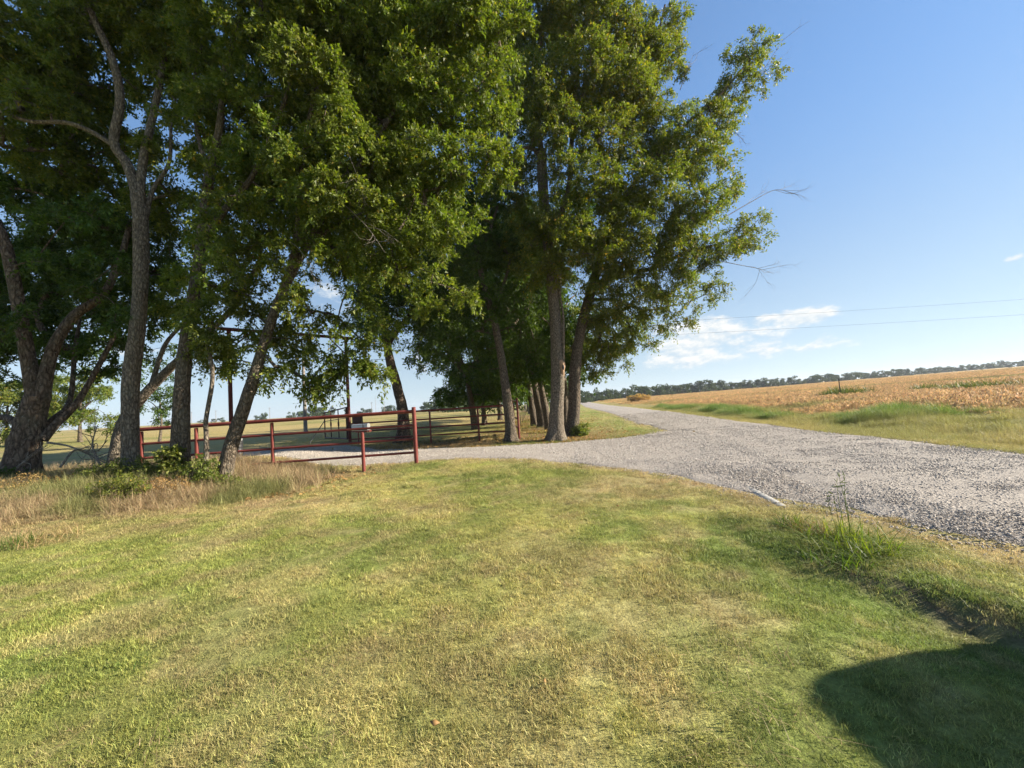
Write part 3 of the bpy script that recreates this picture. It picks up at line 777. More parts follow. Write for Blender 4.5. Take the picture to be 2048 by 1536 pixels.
def grow_tree(name, label, limbs, blobs, bark, leaf, L=.09, W=.05, rc=.38, ntw=7, nlf=17, dens=2.3, group=None, dead=(), cat='tree', twigs=True, flare=.75):
    """limbs: [(points, r0, r1)], the first one the trunk; blobs: [(centre, radius)] where foliage sits"""
    TREE_SEED[0] += 17; sd0 = TREE_SEED[0]
    r = np.random.default_rng(sd0); b_dist = float(limbs[0][0][0][1])
    tri = True; near = b_dist < 14
    if dens > 2:
        ntw = 8 if near else 7; nlf = 32 if near else 26; L *= 1.0 if near else 1.08; W *= 1.2
    else: L *= 1.15; W *= 1.2
    limbs = [([np.asarray(p, float) for p in P], a, b) for P, a, b in limbs]
    b0 = limbs[0][0][0]; b0 = np.array((b0[0], b0[1], gz(b0)))
    limbs[0][0][0] = b0 - np.array((0, 0, .12))
    root = empty(name, b0); tag(root, label, cat, group)
    node_p, node_r = [], []
    for i, (P, a, b) in enumerate(limbs):
        v, f, Q, R = limb_tube(np.array(P), a, b, 18 if i == 0 else 11, sd0 + i, flare if i == 0 else 0, .07 if i == 0 else .05)
        link('trunk' if i == 0 else 'limb', mesh_np('trunk' if i == 0 else 'limb', v - b0, f, bark, 4, True), root)
        k0 = int(len(Q) * (.38 if i == 0 else .15))
        node_p.append(Q[k0:]); node_r.append(R[k0:])
    NP = np.vstack(node_p); n0 = len(NP); NR = np.concatenate(node_r)
    # clumps
    Cs, RCs, OD = [], [], []
    for c, br in blobs:
        c = np.asarray(c, float)
        n = max(3, int(dens * (br / rc) ** 3))
        u = r.normal(size=(n, 3)); u /= np.linalg.norm(u, axis=1)[:, None]
        q = u * (br * r.uniform(size=n) ** .42)[:, None] * np.array((1, 1, .88))
        Cs.append(c + q); RCs.append(rc * r.uniform(.65, 1.25, n)); OD.append(u)
    Cs, RCs, OD = np.vstack(Cs), np.concatenate(RCs), np.vstack(OD)
    keep = Cs[:, 2] > gz(b0) + .3; Cs, RCs, OD = Cs[keep], RCs[keep], OD[keep]
    # branches: nearest clump first, each tied to the closest wood so far
    dmin = np.array([np.min(np.sum((NP - c) ** 2, 1)) for c in Cs]); order = np.argsort(dmin)
    allp = np.empty((n0 + len(Cs) * 5, 3)); allp[:n0] = NP; par = np.full(len(allp), -1); cnt = np.zeros(len(allp)); m = n0
    lim = np.concatenate([NR, np.full(len(Cs) * 5, 9.0)])
    paths = []
    for ci in order:
        c = Cs[ci]; dv = c - allp[:m]
        dd = np.sqrt((dv ** 2).sum(1)); cost = dd * (1 + .25 * np.clip(-dv[:, 2] / (dd + 1e-6), 0, 1)) + np.where(np.arange(m) < n0, .0, .12)
        j = int(np.argmin(cost)); p0 = allp[j]; Ld = dd[j]
        mid = p0 + (c - p0) * .5 + np.array((0, 0, .14 * Ld)) + r.normal(0, .07 * Ld, 3)
        t = np.linspace(0, 1, 6)[1:, None]
        pts = p0 * (1 - t) ** 2 + 2 * mid * t * (1 - t) + c * t ** 2
        ids = []
        pr = j
        for p_ in pts:
            allp[m] = p_; par[m] = pr; pr = m; ids.append(m); m += 1
        q = pr
        while q >= 0: cnt[q] += 1; q = par[q]
        paths.append((j, ids))
    rad = np.minimum(.0055 * np.sqrt(np.maximum(cnt, 1)) * (1 + .12 * np.log1p(cnt)), .09)
    V, Fq, o = [], [], 0
    for j, ids in paths:
        P = np.vstack([allp[j][None], allp[ids]]); R = np.r_[min(rad[ids[0]], lim[j] * .7), rad[ids]]
        v, f = tube_np(P, R, 4); V.append(v); Fq.append(f + o); o += len(v)
    lv, lf, C_, d_, l_ = leaves_mesh(name, Cs, RCs, OD, leaf, ntw, nlf, L, W, sd0 + 5, tri=tri)
    if twigs and near:
        k = 2
        A = np.repeat(C_[:, None], k, 1).reshape(-1, 3); B = (C_[:, None] + d_[:, :k] * l_[:, :k, None] * .55).reshape(-1, 3)
        E = (C_[:, None] + d_[:, :k] * l_[:, :k, None]); E[..., 2] -= .35 * l_[:, :k]; E = E.reshape(-1, 3)
        w = .0035
        tw3 = np.array([(w, 0, 0), (-w * .5, w * .87, 0), (-w * .5, -w * .87, 0)])
        vv = np.stack([A[:, None] + tw3, B[:, None] + tw3 * .8, E[:, None] + tw3 * .35], 1).reshape(-1, 3)
        q = []
        for s_ in (0, 3):
            for i in range(3): q.append((s_ + i, s_ + (i + 1) % 3, s_ + 3 + (i + 1) % 3, s_ + 3 + i))
        ff = (np.arange(len(A))[:, None, None] * 9 + np.array(q)[None]).reshape(-1, 4)
        V.append(vv); Fq.append(ff + o); o += len(vv)
    tag(link('branches', mesh_np('branches', np.vstack(V) - b0, np.vstack(Fq), bark, 4, True), root), kind='stuff')
    link('crown', mesh_np('crown', lv - b0, lf, leaf, 3 if tri else 4), root)
    for dp in dead:                                       # bare dead boughs, forking three times
        V, Fq, o = [], [], 0
        def spray(P, r0, lev):
            nonlocal o
            Q, t = smooth_path(np.array(P), .12)
            v, f = tube_np(Q, r0 * (1 - .75 * t), 5); V.append(v); Fq.append(f + o); o += len(v)
            if lev == 0: return
            L_ = np.linalg.norm(Q[-1] - Q[0])
            for k in range(5 if lev == 2 else 4):
                i = int(len(Q) * r.uniform(.3, .95)); i = min(i, len(Q) - 2)
                d = Q[i + 1] - Q[i]; d /= np.linalg.norm(d); d = d + r.normal(0, .45, 3); d /= np.linalg.norm(d)
                s_ = L_ * r.uniform(.25, .5)
                spray([Q[i], Q[i] + d * s_ * .5 + r.normal(0, .05 * s_, 3), Q[i] + d * s_ + r.normal(0, .14 * s_, 3)], r0 * .45, lev - 1)
        spray([np.asarray(p, float) for p in dp[0]], dp[1], 2)
        tag(link('dead_bough', mesh_np('dead_bough', np.vstack(V) - b0, np.vstack(Fq), M_DEAD, 4, True), root), kind='stuff')
    print(name, 'clumps', len(Cs), 'leaves', len(lf))
    return root
def B(*L): return [(at(a, b, Y), rr) for a, b, Y, rr in L]
def LM(pts, r0, r1): return ([at(*p) for p in pts], r0, r1)
TREES = 'tall leafy trees beside the drive'

# big forked tree at far left
grow_tree('forked_tree', 'thick forked tree with furrowed dark bark at the left edge', [
    LM([(42, 960, 9.3), (48, 900, 9.3), (66, 830, 9.4), (78, 790, 9.4)], .30, .22),
    LM([(72, 815, 9.4), (60, 740, 9.3), (42, 640, 9.2), (28, 560, 9.1), (8, 480, 9.0), (-20, 420, 8.9)], .165, .09),
    LM([(82, 800, 9.4), (105, 700, 9.5), (150, 630, 9.7), (205, 590, 9.9), (240, 520, 10.1), (262, 440, 10.3)], .15, .06),
    LM([(84, 880, 9.4), (110, 850, 9.6), (150, 810, 9.9), (190, 745, 10.2), (235, 660, 10.5)], .11, .05),
    LM([(75, 860, 9.5), (110, 835, 9.9), (140, 800, 10.4), (150, 700, 10.8), (160, 640, 11)], .08, .04),
    LM([(40, 850, 9.3), (10, 835, 9.4), (-40, 840, 9.6)], .09, .06)],
    B((60, 380, 10.4, 1.0), (150, 430, 10.5, 1.0), (240, 470, 11, .9), (40, 500, 11, .9), (120, 540, 11, .8), (195, 610, 11, .8), (50, 610, 11, .7),
      (140, 680, 11.2, .75), (225, 680, 11, .6), (300, 620, 11, .7), (320, 540, 11, .8), (10, 690, 11, .55), (205, 745, 10.9, .3), (90, 720, 11.4, .5), (-60, 520, 10.5, 1.0), (-70, 660, 10, .9), (20, 760, 11.5, .4), (310, 700, 11.3, .4), (330, 460, 11, .8), (100, 620, 11.6, .8), (170, 560, 11.6, .8), (240, 600, 11.6, .7), (30, 560, 11.8, .7), (120, 480, 11.6, .9), (260, 540, 11.6, .7), (180, 700, 11.6, .5), (40, 660, 11.8, .6), (250, 730, 11.4, .3), (70, 520, 8.7, .32), (150, 585, 8.9, .3), (205, 510, 8.7, .36), (110, 430, 8.6, .42), (30, 640, 8.8, .22), (230, 640, 8.6, .22), (190, 420, 8.5, .36)),
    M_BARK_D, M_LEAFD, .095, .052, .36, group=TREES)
# pale trunk with a high fork
grow_tree('elm_tree', 'straight pale trunk splitting into a high fork, left of the red rail fence', [
    LM([(262, 945, 8.8), (261, 860, 8.8), (262, 760, 8.8), (274, 660, 8.8), (281, 560, 8.8), (281, 450, 8.8), (276, 385, 8.8)], .165, .135),
    LM([(276, 390, 8.8), (255, 330, 8.8), (228, 285, 8.7), (240, 200, 8.7), (225, 120, 8.6), (185, 30, 8.5), (160, -60, 8.5)], .12, .06),
    LM([(278, 400, 8.8), (288, 310, 8.9), (310, 215, 9.0), (326, 130, 9.1), (350, 20, 9.2), (360, -70, 9.2)], .095, .05),
    LM([(226, 290, 8.7), (180, 262, 8.6), (130, 245, 8.5), (60, 243, 8.4), (0, 222, 8.3), (-60, 200, 8.2)], .06, .03),
    LM([(292, 430, 8.85), (305, 380, 9), (338, 325, 9.1), (342, 245, 9.2)], .06, .03)],
    B((60, 60, 8.5, 1.0), (160, 40, 8.8, 1.0), (260, 30, 9, 1.0), (350, 60, 9, .9), (80, 170, 8.5, .85), (20, 280, 9, .7), (150, 170, 9.5, .8), (330, 170, 9.5, .8),
      (130, 330, 9.8, .8), (330, 300, 9.5, .6), (-20, 130, 8.6, 1.0), (100, -100, 9, 1.3), (280, -120, 9, 1.3), (200, -220, 9, 1.2), (240, 170, 9.6, .6), (200, 260, 10.4, 1.1), (330, 400, 10.2, .8), (90, 250, 10.2, 1.0), (200, 380, 10.6, .8)),
    M_BARK_L, M_LEAF, .09, .05, .36, group=TREES)
# leaning pale trunk behind it
grow_tree('elm_tree', 'curved pale trunk bending right behind the straight forked one', [
    LM([(222, 925, 9.5), (245, 850, 9.5), (285, 795, 9.55), (335, 742, 9.6), (400, 680, 9.6), (470, 610, 9.6), (520, 520, 9.6)], .15, .05),
    LM([(300, 780, 9.55), (330, 690, 9.8), (370, 640, 10), (400, 560, 10.2)], .06, .03)],
    B((470, 560, 9.7, .6), (530, 500, 9.7, .6), (400, 590, 10, .5), (430, 660, 9.8, .35), (545, 420, 9.8, .7), (500, 640, 9.2, .38), (545, 690, 9.2, .26), (470, 715, 9.2, .2), (590, 640, 9.2, .36), (440, 740, 9.3, .18), (520, 740, 9.2, .2), (350, 600, 10, .5), (600, 720, 9.2, .2)), M_BARK_L, M_LEAF, .09, .05, .36, group=TREES)
grow_tree('elm_tree', 'dark upright trunk with leafy vines at its foot, beside the leaning trunk', [
    LM([(358, 950, 8.5), (362, 860, 8.5), (366, 760, 8.5), (376, 670, 8.5), (390, 590, 8.5), (402, 500, 8.5), (410, 420, 8.5), (420, 340, 8.5)], .175, .10),
    LM([(405, 480, 8.5), (450, 420, 8.5), (500, 360, 8.4), (545, 270, 8.2), (580, 170, 8)], .085, .035),
    LM([(418, 350, 8.5), (440, 250, 8.4), (450, 140, 8.3), (480, 20, 8.2), (490, -80, 8.2)], .09, .04),
    LM([(418, 350, 8.5), (395, 260, 8.7), (390, 160, 8.8), (410, 60, 8.8)], .06, .03)],
    B((430, 60, 8.3, .9), (530, 60, 8, .9), (600, 110, 7.7, .6), (460, 190, 8.5, .85), (560, 220, 8.3, .7), (400, 260, 9, .6), (520, 330, 8.8, .7), (430, 400, 9, .5),
      (560, 430, 8.7, .6), (480, 490, 8.8, .5), (440, 590, 8.7, .4), (520, 590, 8.7, .45), (500, 680, 8.6, .28), (550, 660, 8.7, .32), (500, -120, 8.3, 1.3), (640, -40, 7.8, .9), (430, 690, 8.7, .22), (480, 340, 10.3, 1.1), (560, 330, 10.3, 1.0), (450, 480, 10.4, .8), (600, 60, 10, 1.2), (390, 120, 10, 1.1), (600, 200, 10, 1.0), (400, 450, 7.9, .42), (425, 350, 7.8, .5), (455, 520, 7.9, .4), (520, 260, 7.6, .5), (375, 560, 8.0, .3), (450, 430, 7.8, .4), (500, 420, 7.9, .4), (400, 620, 8.1, .22)),
    M_BARK, M_LEAF, .09, .05, .35, group=TREES)
grow_tree('slender_tree', 'thin crooked sapling trunk between the vine trunk and the leaning trunk', [
    LM([(410, 955, 8.3), (413, 880, 8.3), (412, 840, 8.3), (424, 770, 8.3), (424, 730, 8.3), (416, 690, 8.3), (424, 640, 8.3)], .055, .03)],
    B((405, 650, 8.3, .3), (440, 690, 8.3, .24), (430, 610, 8.3, .35), (388, 700, 8.4, .2)), M_BARK_L, M_SHRUB, .085, .045, .26, group=None, flare=.2)
# leaning trunk whose crown hangs over the gate
grow_tree('elm_tree', 'trunk leaning right across the rail fence under a broad bright crown', [
    LM([(440, 960, 8.5), (462, 890, 8.5), (486, 820, 8.5), (512, 740, 8.55), (540, 650, 8.6), (570, 575, 8.65), (620, 480, 8.7), (680, 390, 8.7), (740, 300, 8.8)], .155, .065),
    LM([(560, 600, 8.6), (590, 500, 8.5), (600, 400, 8.4), (610, 280, 8.3), (640, 150, 8.3), (660, 0, 8.3)], .09, .04),
    LM([(620, 480, 8.7), (720, 430, 8.8), (820, 390, 9), (900, 370, 9.2)], .06, .025),
    LM([(740, 300, 8.8), (800, 200, 9), (850, 100, 9), (880, -20, 9)], .06, .03),
    LM([(740, 300, 8.8), (840, 270, 9.1), (930, 210, 9.4), (990, 120, 9.6)], .05, .025)],
    B((660, 60, 8.5, .9), (780, 60, 8.8, 1.05), (900, 50, 9, 1.05), (1000, 60, 9.3, .8), (700, 190, 8.6, .9), (830, 190, 9, 1.0), (940, 190, 9.2, .9), (1000, 200, 9.5, .55),
      (640, 320, 8.8, .75), (760, 330, 8.8, .9), (880, 330, 9, .9), (965, 320, 9.2, .65), (1010, 320, 9.3, .35), (650, 440, 8.8, .6), (740, 470, 8.8, .8), (850, 450, 9, .8), (920, 430, 9.1, .5),
      (820, 550, 9, .5), (890, 560, 9, .45), (930, 590, 9, .24), (710, 590, 8.8, .5), (640, 620, 8.7, .5), (690, 660, 8.8, .42), (650, 730, 8.8, .26), (700, 720, 8.8, .24), (735, 680, 8.9, .3), (640, 780, 8.8, .14), (590, 560, 8.8, .4), (600, 690, 8.7, .24),
      (850, -120, 9, 1.4), (700, -110, 8.6, 1.2), (980, -80, 9.2, 1.0), (790, -230, 8.8, 1.2), (750, 750, 8.9, .16), (700, 340, 10.4, 1.2), (800, 240, 10.6, 1.3), (850, 420, 10.6, 1.0), (680, 500, 10.4, .8), (620, 400, 10.2, .8), (760, 100, 10.6, 1.3), (920, 100, 10.8, 1.2), (780, 540, 10.4, .6), (600, 470, 8.0, .48), (660, 400, 8, .55), (560, 400, 7.9, .45), (700, 300, 8, .6), (640, 200, 7.7, .6), (600, 320, 7.8, .5), (590, 600, 8.2, .26), (560, 520, 8.1, .35), (740, 400, 8.1, .5), (620, 760, 8.8, .2), (680, 760, 8.8, .2), (720, 740, 8.9, .2), (560, 730, 8.7, .2), (780, 640, 9, .35), (850, 620, 9.1, .3)),
    M_BARK, M_LEAF, .092, .05, .36, nlf=32, group=TREES,
    dead=[([at(690, 290, 8), at(712, 345, 7.9), at(735, 400, 7.8)], .011), ([at(690, 410, 8.1), at(735, 455, 8), at(770, 505, 7.9)], .011), ([at(560, 470, 8), at(600, 500, 7.9), at(625, 545, 7.85)], .009)])
# beyond the drive
grow_tree('elm_tree', 'dark trunk behind the rails right of the open gate, leaning left', [
    LM([(806, 882, 19), (806, 830, 19), (796, 780, 19), (780, 720, 19), (768, 650, 19), (755, 580, 19), (740, 500, 19)], .32, .12),
    LM([(775, 690, 19), (810, 640, 19), (850, 580, 19), (880, 500, 19)], .14, .05),
    LM([(760, 620, 19), (720, 570, 19), (690, 520, 19)], .1, .04)],
    B((760, 560, 19, 1.6), (820, 610, 19, 1.6), (880, 660, 19, 1.2), (760, 670, 19.5, 1.0), (840, 720, 19, .7), (720, 610, 19, 1.1), (880, 560, 19, 1.5), (800, 470, 19, 1.8),
      (700, 500, 19, 1.5), (900, 740, 20, .5), (740, 730, 19, .35), (800, 360, 19, 2), (700, 380, 19, 2), (900, 440, 19, 1.8), (770, 640, 18, .8), (790, 580, 18, .9), (840, 500, 19, 1.4)),
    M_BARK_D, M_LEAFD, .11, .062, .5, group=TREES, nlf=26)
grow_tree('elm_tree', 'grey trunk at the driveway corner in front of the short red end panel', [
    LM([(1022, 884, 15.8), (1020, 850, 15.8), (1012, 780, 15.8), (1002, 710, 15.8), (988, 640, 15.8), (968, 570, 15.8), (950, 490, 15.8)], .23, .11),
    LM([(985, 630, 15.8), (1010, 560, 15.8), (1030, 480, 15.8)], .09, .04)],
    B((950, 510, 15.8, 1.2), (1000, 590, 15.8, 1.0), (920, 600, 15.8, 1.0), (955, 680, 16.4, .9), (895, 680, 16, .8), (1035, 660, 17, .8), (1020, 480, 15.8, 1.1), (960, 400, 15.8, 1.4), (910, 740, 17, .55), (980, 740, 17, .5), (890, 520, 16.5, 1.1), (1000, 520, 16.5, 1.0), (1060, 600, 17, .9), (1000, 680, 17.5, .8), (920, 680, 17, .7), (870, 600, 17, .8), (1070, 690, 18, .7), (980, 610, 15, .55), (955, 560, 15, .7), (985, 330, 16.5, 1.3), (1000, 230, 16.5, 1.3), (1010, 130, 16.5, 1.3), (1000, 30, 16.5, 1.3)),
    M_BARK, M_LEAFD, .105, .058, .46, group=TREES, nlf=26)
HT = grow_tree('elm_tree', 'thick scarred trunk with a peeled wound, nearest the gravel road', [
    LM([(1112, 884, 15.2), (1113, 830, 15.2), (1116, 760, 15.2), (1114, 680, 15.2), (1106, 590, 15.2), (1098, 500, 15.1), (1088, 400, 15), (1082, 300, 15)], .31, .19),
    LM([(1098, 480, 15.1), (1135, 390, 15), (1142, 300, 14.9), (1150, 200, 14.8), (1160, 80, 14.8)], .15, .06),
    LM([(1082, 300, 15), (1070, 200, 15), (1080, 90, 15), (1090, -30, 15)], .12, .05),
    LM([(1083, 325, 15), (1066, 298, 14.8), (1045, 297, 14.6), (1030, 312, 14.4), (1018, 345, 14.3)], .08, .03),
    LM([(1125, 755, 15.05), (1127, 690, 15.0), (1126, 630, 15.0), (1120, 590, 15.05), (1116, 540, 15.1)], .055, .045)],
    B((1080, 50, 15, 1.4), (1160, 30, 15, 1.5), (1230, 60, 15.2, 1.3), (1080, 170, 15, 1.3), (1170, 150, 14.6, 1.4), (1240, 160, 15, 1.3), (1150, 260, 14.8, 1.0), (1050, 240, 15, 1.0), (1220, 270, 14.8, 1.2),
      (1050, 470, 15, 1.0), (1130, 440, 14.4, .9), (1190, 370, 14.5, 1.1), (1120, 530, 14.6, .7), (1050, 550, 15.2, .7), (1180, 490, 14.4, .9), (1120, -110, 15, 1.8), (1220, -90, 15, 1.6), (1040, 390, 15.4, .8), (1100, 480, 14.2, .8), (1095, 400, 14.2, .5), (1135, 340, 14, .8), (1110, 250, 14, .9), (1080, 180, 14, 1.0), (1112, 555, 14.4, .42), (1060, 330, 15.8, .8), (1105, 440, 13.9, .55), (1088, 520, 14.2, .5), (1150, 480, 13.9, .6)),
    M_BARK_L, M_LEAF2, .10, .055, .44, group=TREES, dens=3.0)
def trunk_wound(root):
    tr_ = [c for c in root.children if c.name.startswith('trunk')][0]; b = np.array(root.location)
    r = np.random.default_rng(77); c0 = at(1120, 735, 15.2) + np.array((.06, -.235, 0))
    th, ph = np.meshgrid(np.linspace(0, 2 * math.pi, 18, endpoint=False), np.linspace(.0, 1, 8))
    k = np.sqrt(ph) * (1 + .16 * np.sin(th * 3) + .1 * np.sin(th * 5 + 1))
    V = np.stack([c0[0] + .125 * k * np.cos(th), c0[1] + .12 * k ** 2 * (np.cos(th) * .5 + .6) - .02 - .035 * (1 - ph) + r.normal(0, .008, th.shape), c0[2] + .40 * k * np.sin(th)], -1).reshape(-1, 3)
    n, m_ = th.shape; ii = np.arange(n * m_).reshape(n, m_)
    Fq = np.stack([ii[:-1], ii[1:], np.roll(ii, -1, 1)[1:], np.roll(ii, -1, 1)[:-1]], -1).reshape(-1, 4)
    w_ = link('wound', mesh_np('wound', V - b, Fq, plain('torn_pale_wood', (.30, .20, .125), .85, 0, .15, .45, 22), 4, True), tr_)
    w_['label'] = 'pale torn wound on the trunk'
    m = MB(); m.tube([c0 + np.array((.03, -.062, -.02 + z_)) - b for z_ in (-.11, -.06, 0, .06, .10)], [.012, .036, .045, .03, .01], 10); m.build('hollow', M_BLACK, tr_, smooth=True)
trunk_wound(HT)
grow_tree('elm_tree', 'dark leaning trunk with a wide crown spreading over the gravel road', [
    LM([(1142, 876, 16.8), (1148, 820, 16.8), (1150, 750, 16.8), (1156, 690, 16.8), (1168, 630, 16.7), (1186, 570, 16.6), (1205, 500, 16.4), (1225, 420, 16.2)], .29, .17),
    LM([(1186, 570, 16.6), (1240, 550, 16.4), (1310, 535, 16.2), (1370, 505, 16.2), (1430, 490, 16.3), (1490, 470, 16.5)], .13, .04),
    LM([(1222, 430, 16.2), (1290, 340, 16.1), (1360, 260, 16.3), (1430, 200, 16.6), (1500, 120, 17)], .12, .04),
    LM([(1225, 420, 16.2), (1240, 300, 16), (1270, 180, 16), (1310, 90, 16), (1330, 10, 16)], .12, .04),
    LM([(1175, 600, 16.6), (1230, 600, 16.8), (1290, 620, 17), (1350, 610, 17)], .08, .03)],
    B((1295, 90, 16, 1.2), (1340, 50, 16, .75), (1275, 200, 16, 1.3), (1350, 120, 16.5, .7), (1500, 100, 17, .75), (1540, 75, 17, .4), (1475, 175, 17, .85), (1530, 150, 17, .55), (1450, 110, 17, .35), (1430, 240, 16.5, .95), (1340, 270, 16, 1.3),
      (1395, 320, 15.8, 1.1), (1450, 310, 16.5, .55), (1300, 370, 15.2, 1.3), (1390, 420, 15.4, 1.1), (1455, 380, 16.2, .5), (1345, 480, 15.5, 1.2), (1430, 490, 16, .85), (1515, 440, 16.5, .6), (1490, 500, 16.5, .5),
      (1250, 470, 15, 1.2), (1260, 560, 15.5, 1.0), (1345, 570, 16, .9), (1410, 550, 16.5, .55), (1385, 610, 17, .45), (1300, 630, 17, .65), (1215, 630, 16.2, .8), (1205, 570, 15.7, .8), (1430, 590, 16.7, .25), (1200, 480, 15, .9), (1230, 400, 14.9, .9), (1190, 550, 15.3, .6), (1215, 690, 17.5, .75), (1262, 675, 17.5, .65), (1310, 655, 17.5, .45), (1190, 725, 18.4, .5), (1185, 640, 17.5, .8), (1300, 590, 17, .7), (1355, 620, 17, .45), (1250, 620, 17.5, .8), (1200, 700, 18.6, .8), (1245, 685, 18.6, .7), (1182, 732, 18.8, .45), (1290, 655, 18.6, .6), (1160, 690, 18.8, .7), (1470, 350, 16.6, .45), (1480, 475, 16.4, .6), (1520, 470, 16.6, .4), (1430, 575, 16.7, .4), (1240, 712, 18.6, .5), (1205, 738, 18.8, .38), (1330, 655, 17.8, .45), (1370, 635, 17.4, .4), (1300, 690, 18.2, .25)),
    M_BARK, M_LEAF2, .10, .055, .43, group=TREES, dens=3.3,
    dead=[([at(1440, 440, 16.4), at(1500, 405, 16.6), at(1550, 380, 16.8), at(1588, 388, 16.9)], .022), ([at(1430, 520, 16.3), at(1480, 530, 16.4), at(1520, 538, 16.5), at(1548, 548, 16.6)], .017),
          ([at(1500, 180, 17), at(1540, 120, 17), at(1568, 75, 17)], .018), ([at(1360, 180, 16.4), at(1375, 140, 16.6), at(1388, 105, 16.8)], .016), ([at(1440, 250, 16.5), at(1470, 265, 16.7), at(1490, 285, 16.8)], .014)])

# the row running away along the road: generic crowns, more open with distance
def row_tree(label, base, h, lean, rtrunk, crown_r, n_b, leaf, L, rc, nlf, bark, low=.28, seed=0, name='elm_tree'):
    r = np.random.default_rng(seed)
    b = np.array((base[0], base[1], 0.)); b[2] = gz(b)
    top = b + np.array((lean[0], lean[1], h * .62))
    mid = b + (top - b) * .5 + np.array((-lean[0] * .2 + r.normal(0, .12), r.normal(0, .12), 0))
    limbs = [([b, b + (mid - b) * .5 + r.normal(0, .06, 3), mid, top], rtrunk, rtrunk * .4)]
    for k in range(3):
        a = r.uniform(0, 6.28); t = r.uniform(.42, .75); p = b + (top - b) * t
        q = p + np.array((math.cos(a), math.sin(a), .9)) * crown_r * .55
        limbs.append(([p, (p + q) / 2 + np.array((0, 0, .2)), q], rtrunk * .38, rtrunk * .15))
    blobs = []
    for k in range(n_b):
        t = r.uniform(low, 1.0); rr = crown_r * (1 - .55 * abs(t - .55)) * math.sqrt(r.uniform(.05, 1))
        a = r.uniform(0, 6.28); c = b + (top - b) * min(t, .8) + np.array((math.cos(a) * rr, math.sin(a) * rr, 0)); c[2] = b[2] + t * h
        blobs.append((c, crown_r * r.uniform(.26, .42)))
    return grow_tree(name, label, limbs, blobs, bark, leaf, L, L * .56, rc, 7, nlf, 1.3, TREES, twigs=False, flare=.35)
R_ = [('thin dark trunk squeezed between the scarred and the leaning roadside trunks', 1131, 862, 19.5, 13, (.3, 0), .19, 2.6, 11),
      ('second trunk back in the roadside row, curving left at the top', 1088, 858, 23.5, 14, (-2.2, .5), .33, 3.1, 12),
      ('third trunk back in the roadside row', 1092, 838, 29, 13, (-1.0, 0), .3, 3.1, 13),
      ('fourth trunk back in the roadside row', 1074, 832, 36, 13, (-1.4, 0), .32, 3.2, 14),
      ('fifth trunk back in the roadside row', 1066, 825, 45, 12, (-.6, 0), .3, 3.3, 15),
      ('sixth trunk back in the roadside row', 1060, 820, 57, 12, (.4, 0), .32, 3.4, 16),
      ('last and smallest tree visible in the roadside row', 1056, 815, 74, 12, (0, 0), .32, 3.6, 17),
      ('slim trunk in the roadside row showing just left of the thick scarred trunk', 1098, 852, 21.5, 13, (-1.0, .3), .22, 2.8, 41),
      ('dark leaning trunk in the roadside row between the corner trunk and the second trunk back', 1070, 846, 26, 13, (-1.5, 0), .27, 3.0, 42),
      ('narrow trunk deep in the roadside row, half hidden by the third and fourth trunks', 1080, 834, 33, 12, (-.8, 0), .25, 3.0, 43),
      ('tree behind the right rail fence with a pale slanting trunk', 950, 838, 26, 11, (-1.2, 0), .26, 3.0, 18),
      ('slim dark trunk deep in the shade behind the right rail fence', 968, 832, 31, 11, (-.2, 0), .22, 2.9, 19),
      ('farther shaded tree behind the right rail fence, close to the row', 1000, 826, 40, 11, (-.8, 0), .26, 3.0, 20)]
for lab, px, py, Y, h, lean, rt, cr, sd_ in R_:
    p = at(px, py, Y)
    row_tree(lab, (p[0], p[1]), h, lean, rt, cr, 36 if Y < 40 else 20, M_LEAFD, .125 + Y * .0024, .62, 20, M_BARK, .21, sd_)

# trees standing alone in the hay field
p = at(160, 860, 42); row_tree('bushy green tree standing alone in the left hay field', p[:2], 7.5, (.1, 0), .2, 3.0, 18, M_LEAF, .22, .6, 22, M_BARK, .22, 31)
p = at(318, 886, 30); row_tree('small dark round tree in the hay field seen between two trunks', p[:2], 6.0, (.1, 0), .11, 1.7, 14, M_LEAFD, .15, .45, 18, M_BARK, .26, 32)
p = at(15, 868, 40); row_tree('yellowing tree in the hay field at the left edge', p[:2], 7.0, (0, 0), .2, 3.2, 18, M_LEAF2, .22, .6, 22, M_BARK, .12, 33)

# ---- far tree lines
def far_crown(seed):
    r = np.random.default_rng(seed); V, Fq, mi = [], [], []
    v, f = tube_np(np.array([(0, 0, -.3), (r.normal(0, .1), 0, 1.2), (0, 0, 3.0)]), np.array((.25, .2, .12)), 6); V += list(v); Fq += [tuple(q) for q in f]; mi += [0] * len(f)
    w = r.uniform(3.6, 5.2); h = r.uniform(6.5, 9.0)
    cs = []
    for k in range(r.integers(14, 19)):
        t = r.uniform(.02, 1); a = r.uniform(0, 6.28); q = w * math.sqrt(r.uniform(0, 1)) * (1 - .6 * abs(t - .45))
        cs.append(np.array((math.cos(a) * q, math.sin(a) * q, t * h * .86)))
    for c in cs:
        rr = r.uniform(1.1, 1.9)
        for k in range(70):
            u = r.normal(size=3); u /= np.linalg.norm(u); p_ = c + u * rr * r.uniform(.6, 1.05) * np.array((1, 1, .8))
            a1 = r.normal(size=3); a1 /= np.linalg.norm(a1); a2 = np.cross(a1, u + r.normal(0, .5, 3)); a2 /= np.linalg.norm(a2) + 1e-9
            s_ = r.uniform(.3, .55); j = len(V)
            V += [p_ - a1 * s_, p_ + a2 * s_ * .6, p_ + a1 * s_, p_ - a2 * s_ * .6]; Fq.append((j, j + 1, j + 2, j + 3)); mi.append(1)
    return mesh_np('far_tree', np.array(V), np.array(Fq), None, 4, False, [M_BARK, M_FAR], mi)
FAR = [far_crown(900 + i) for i in range(7)]
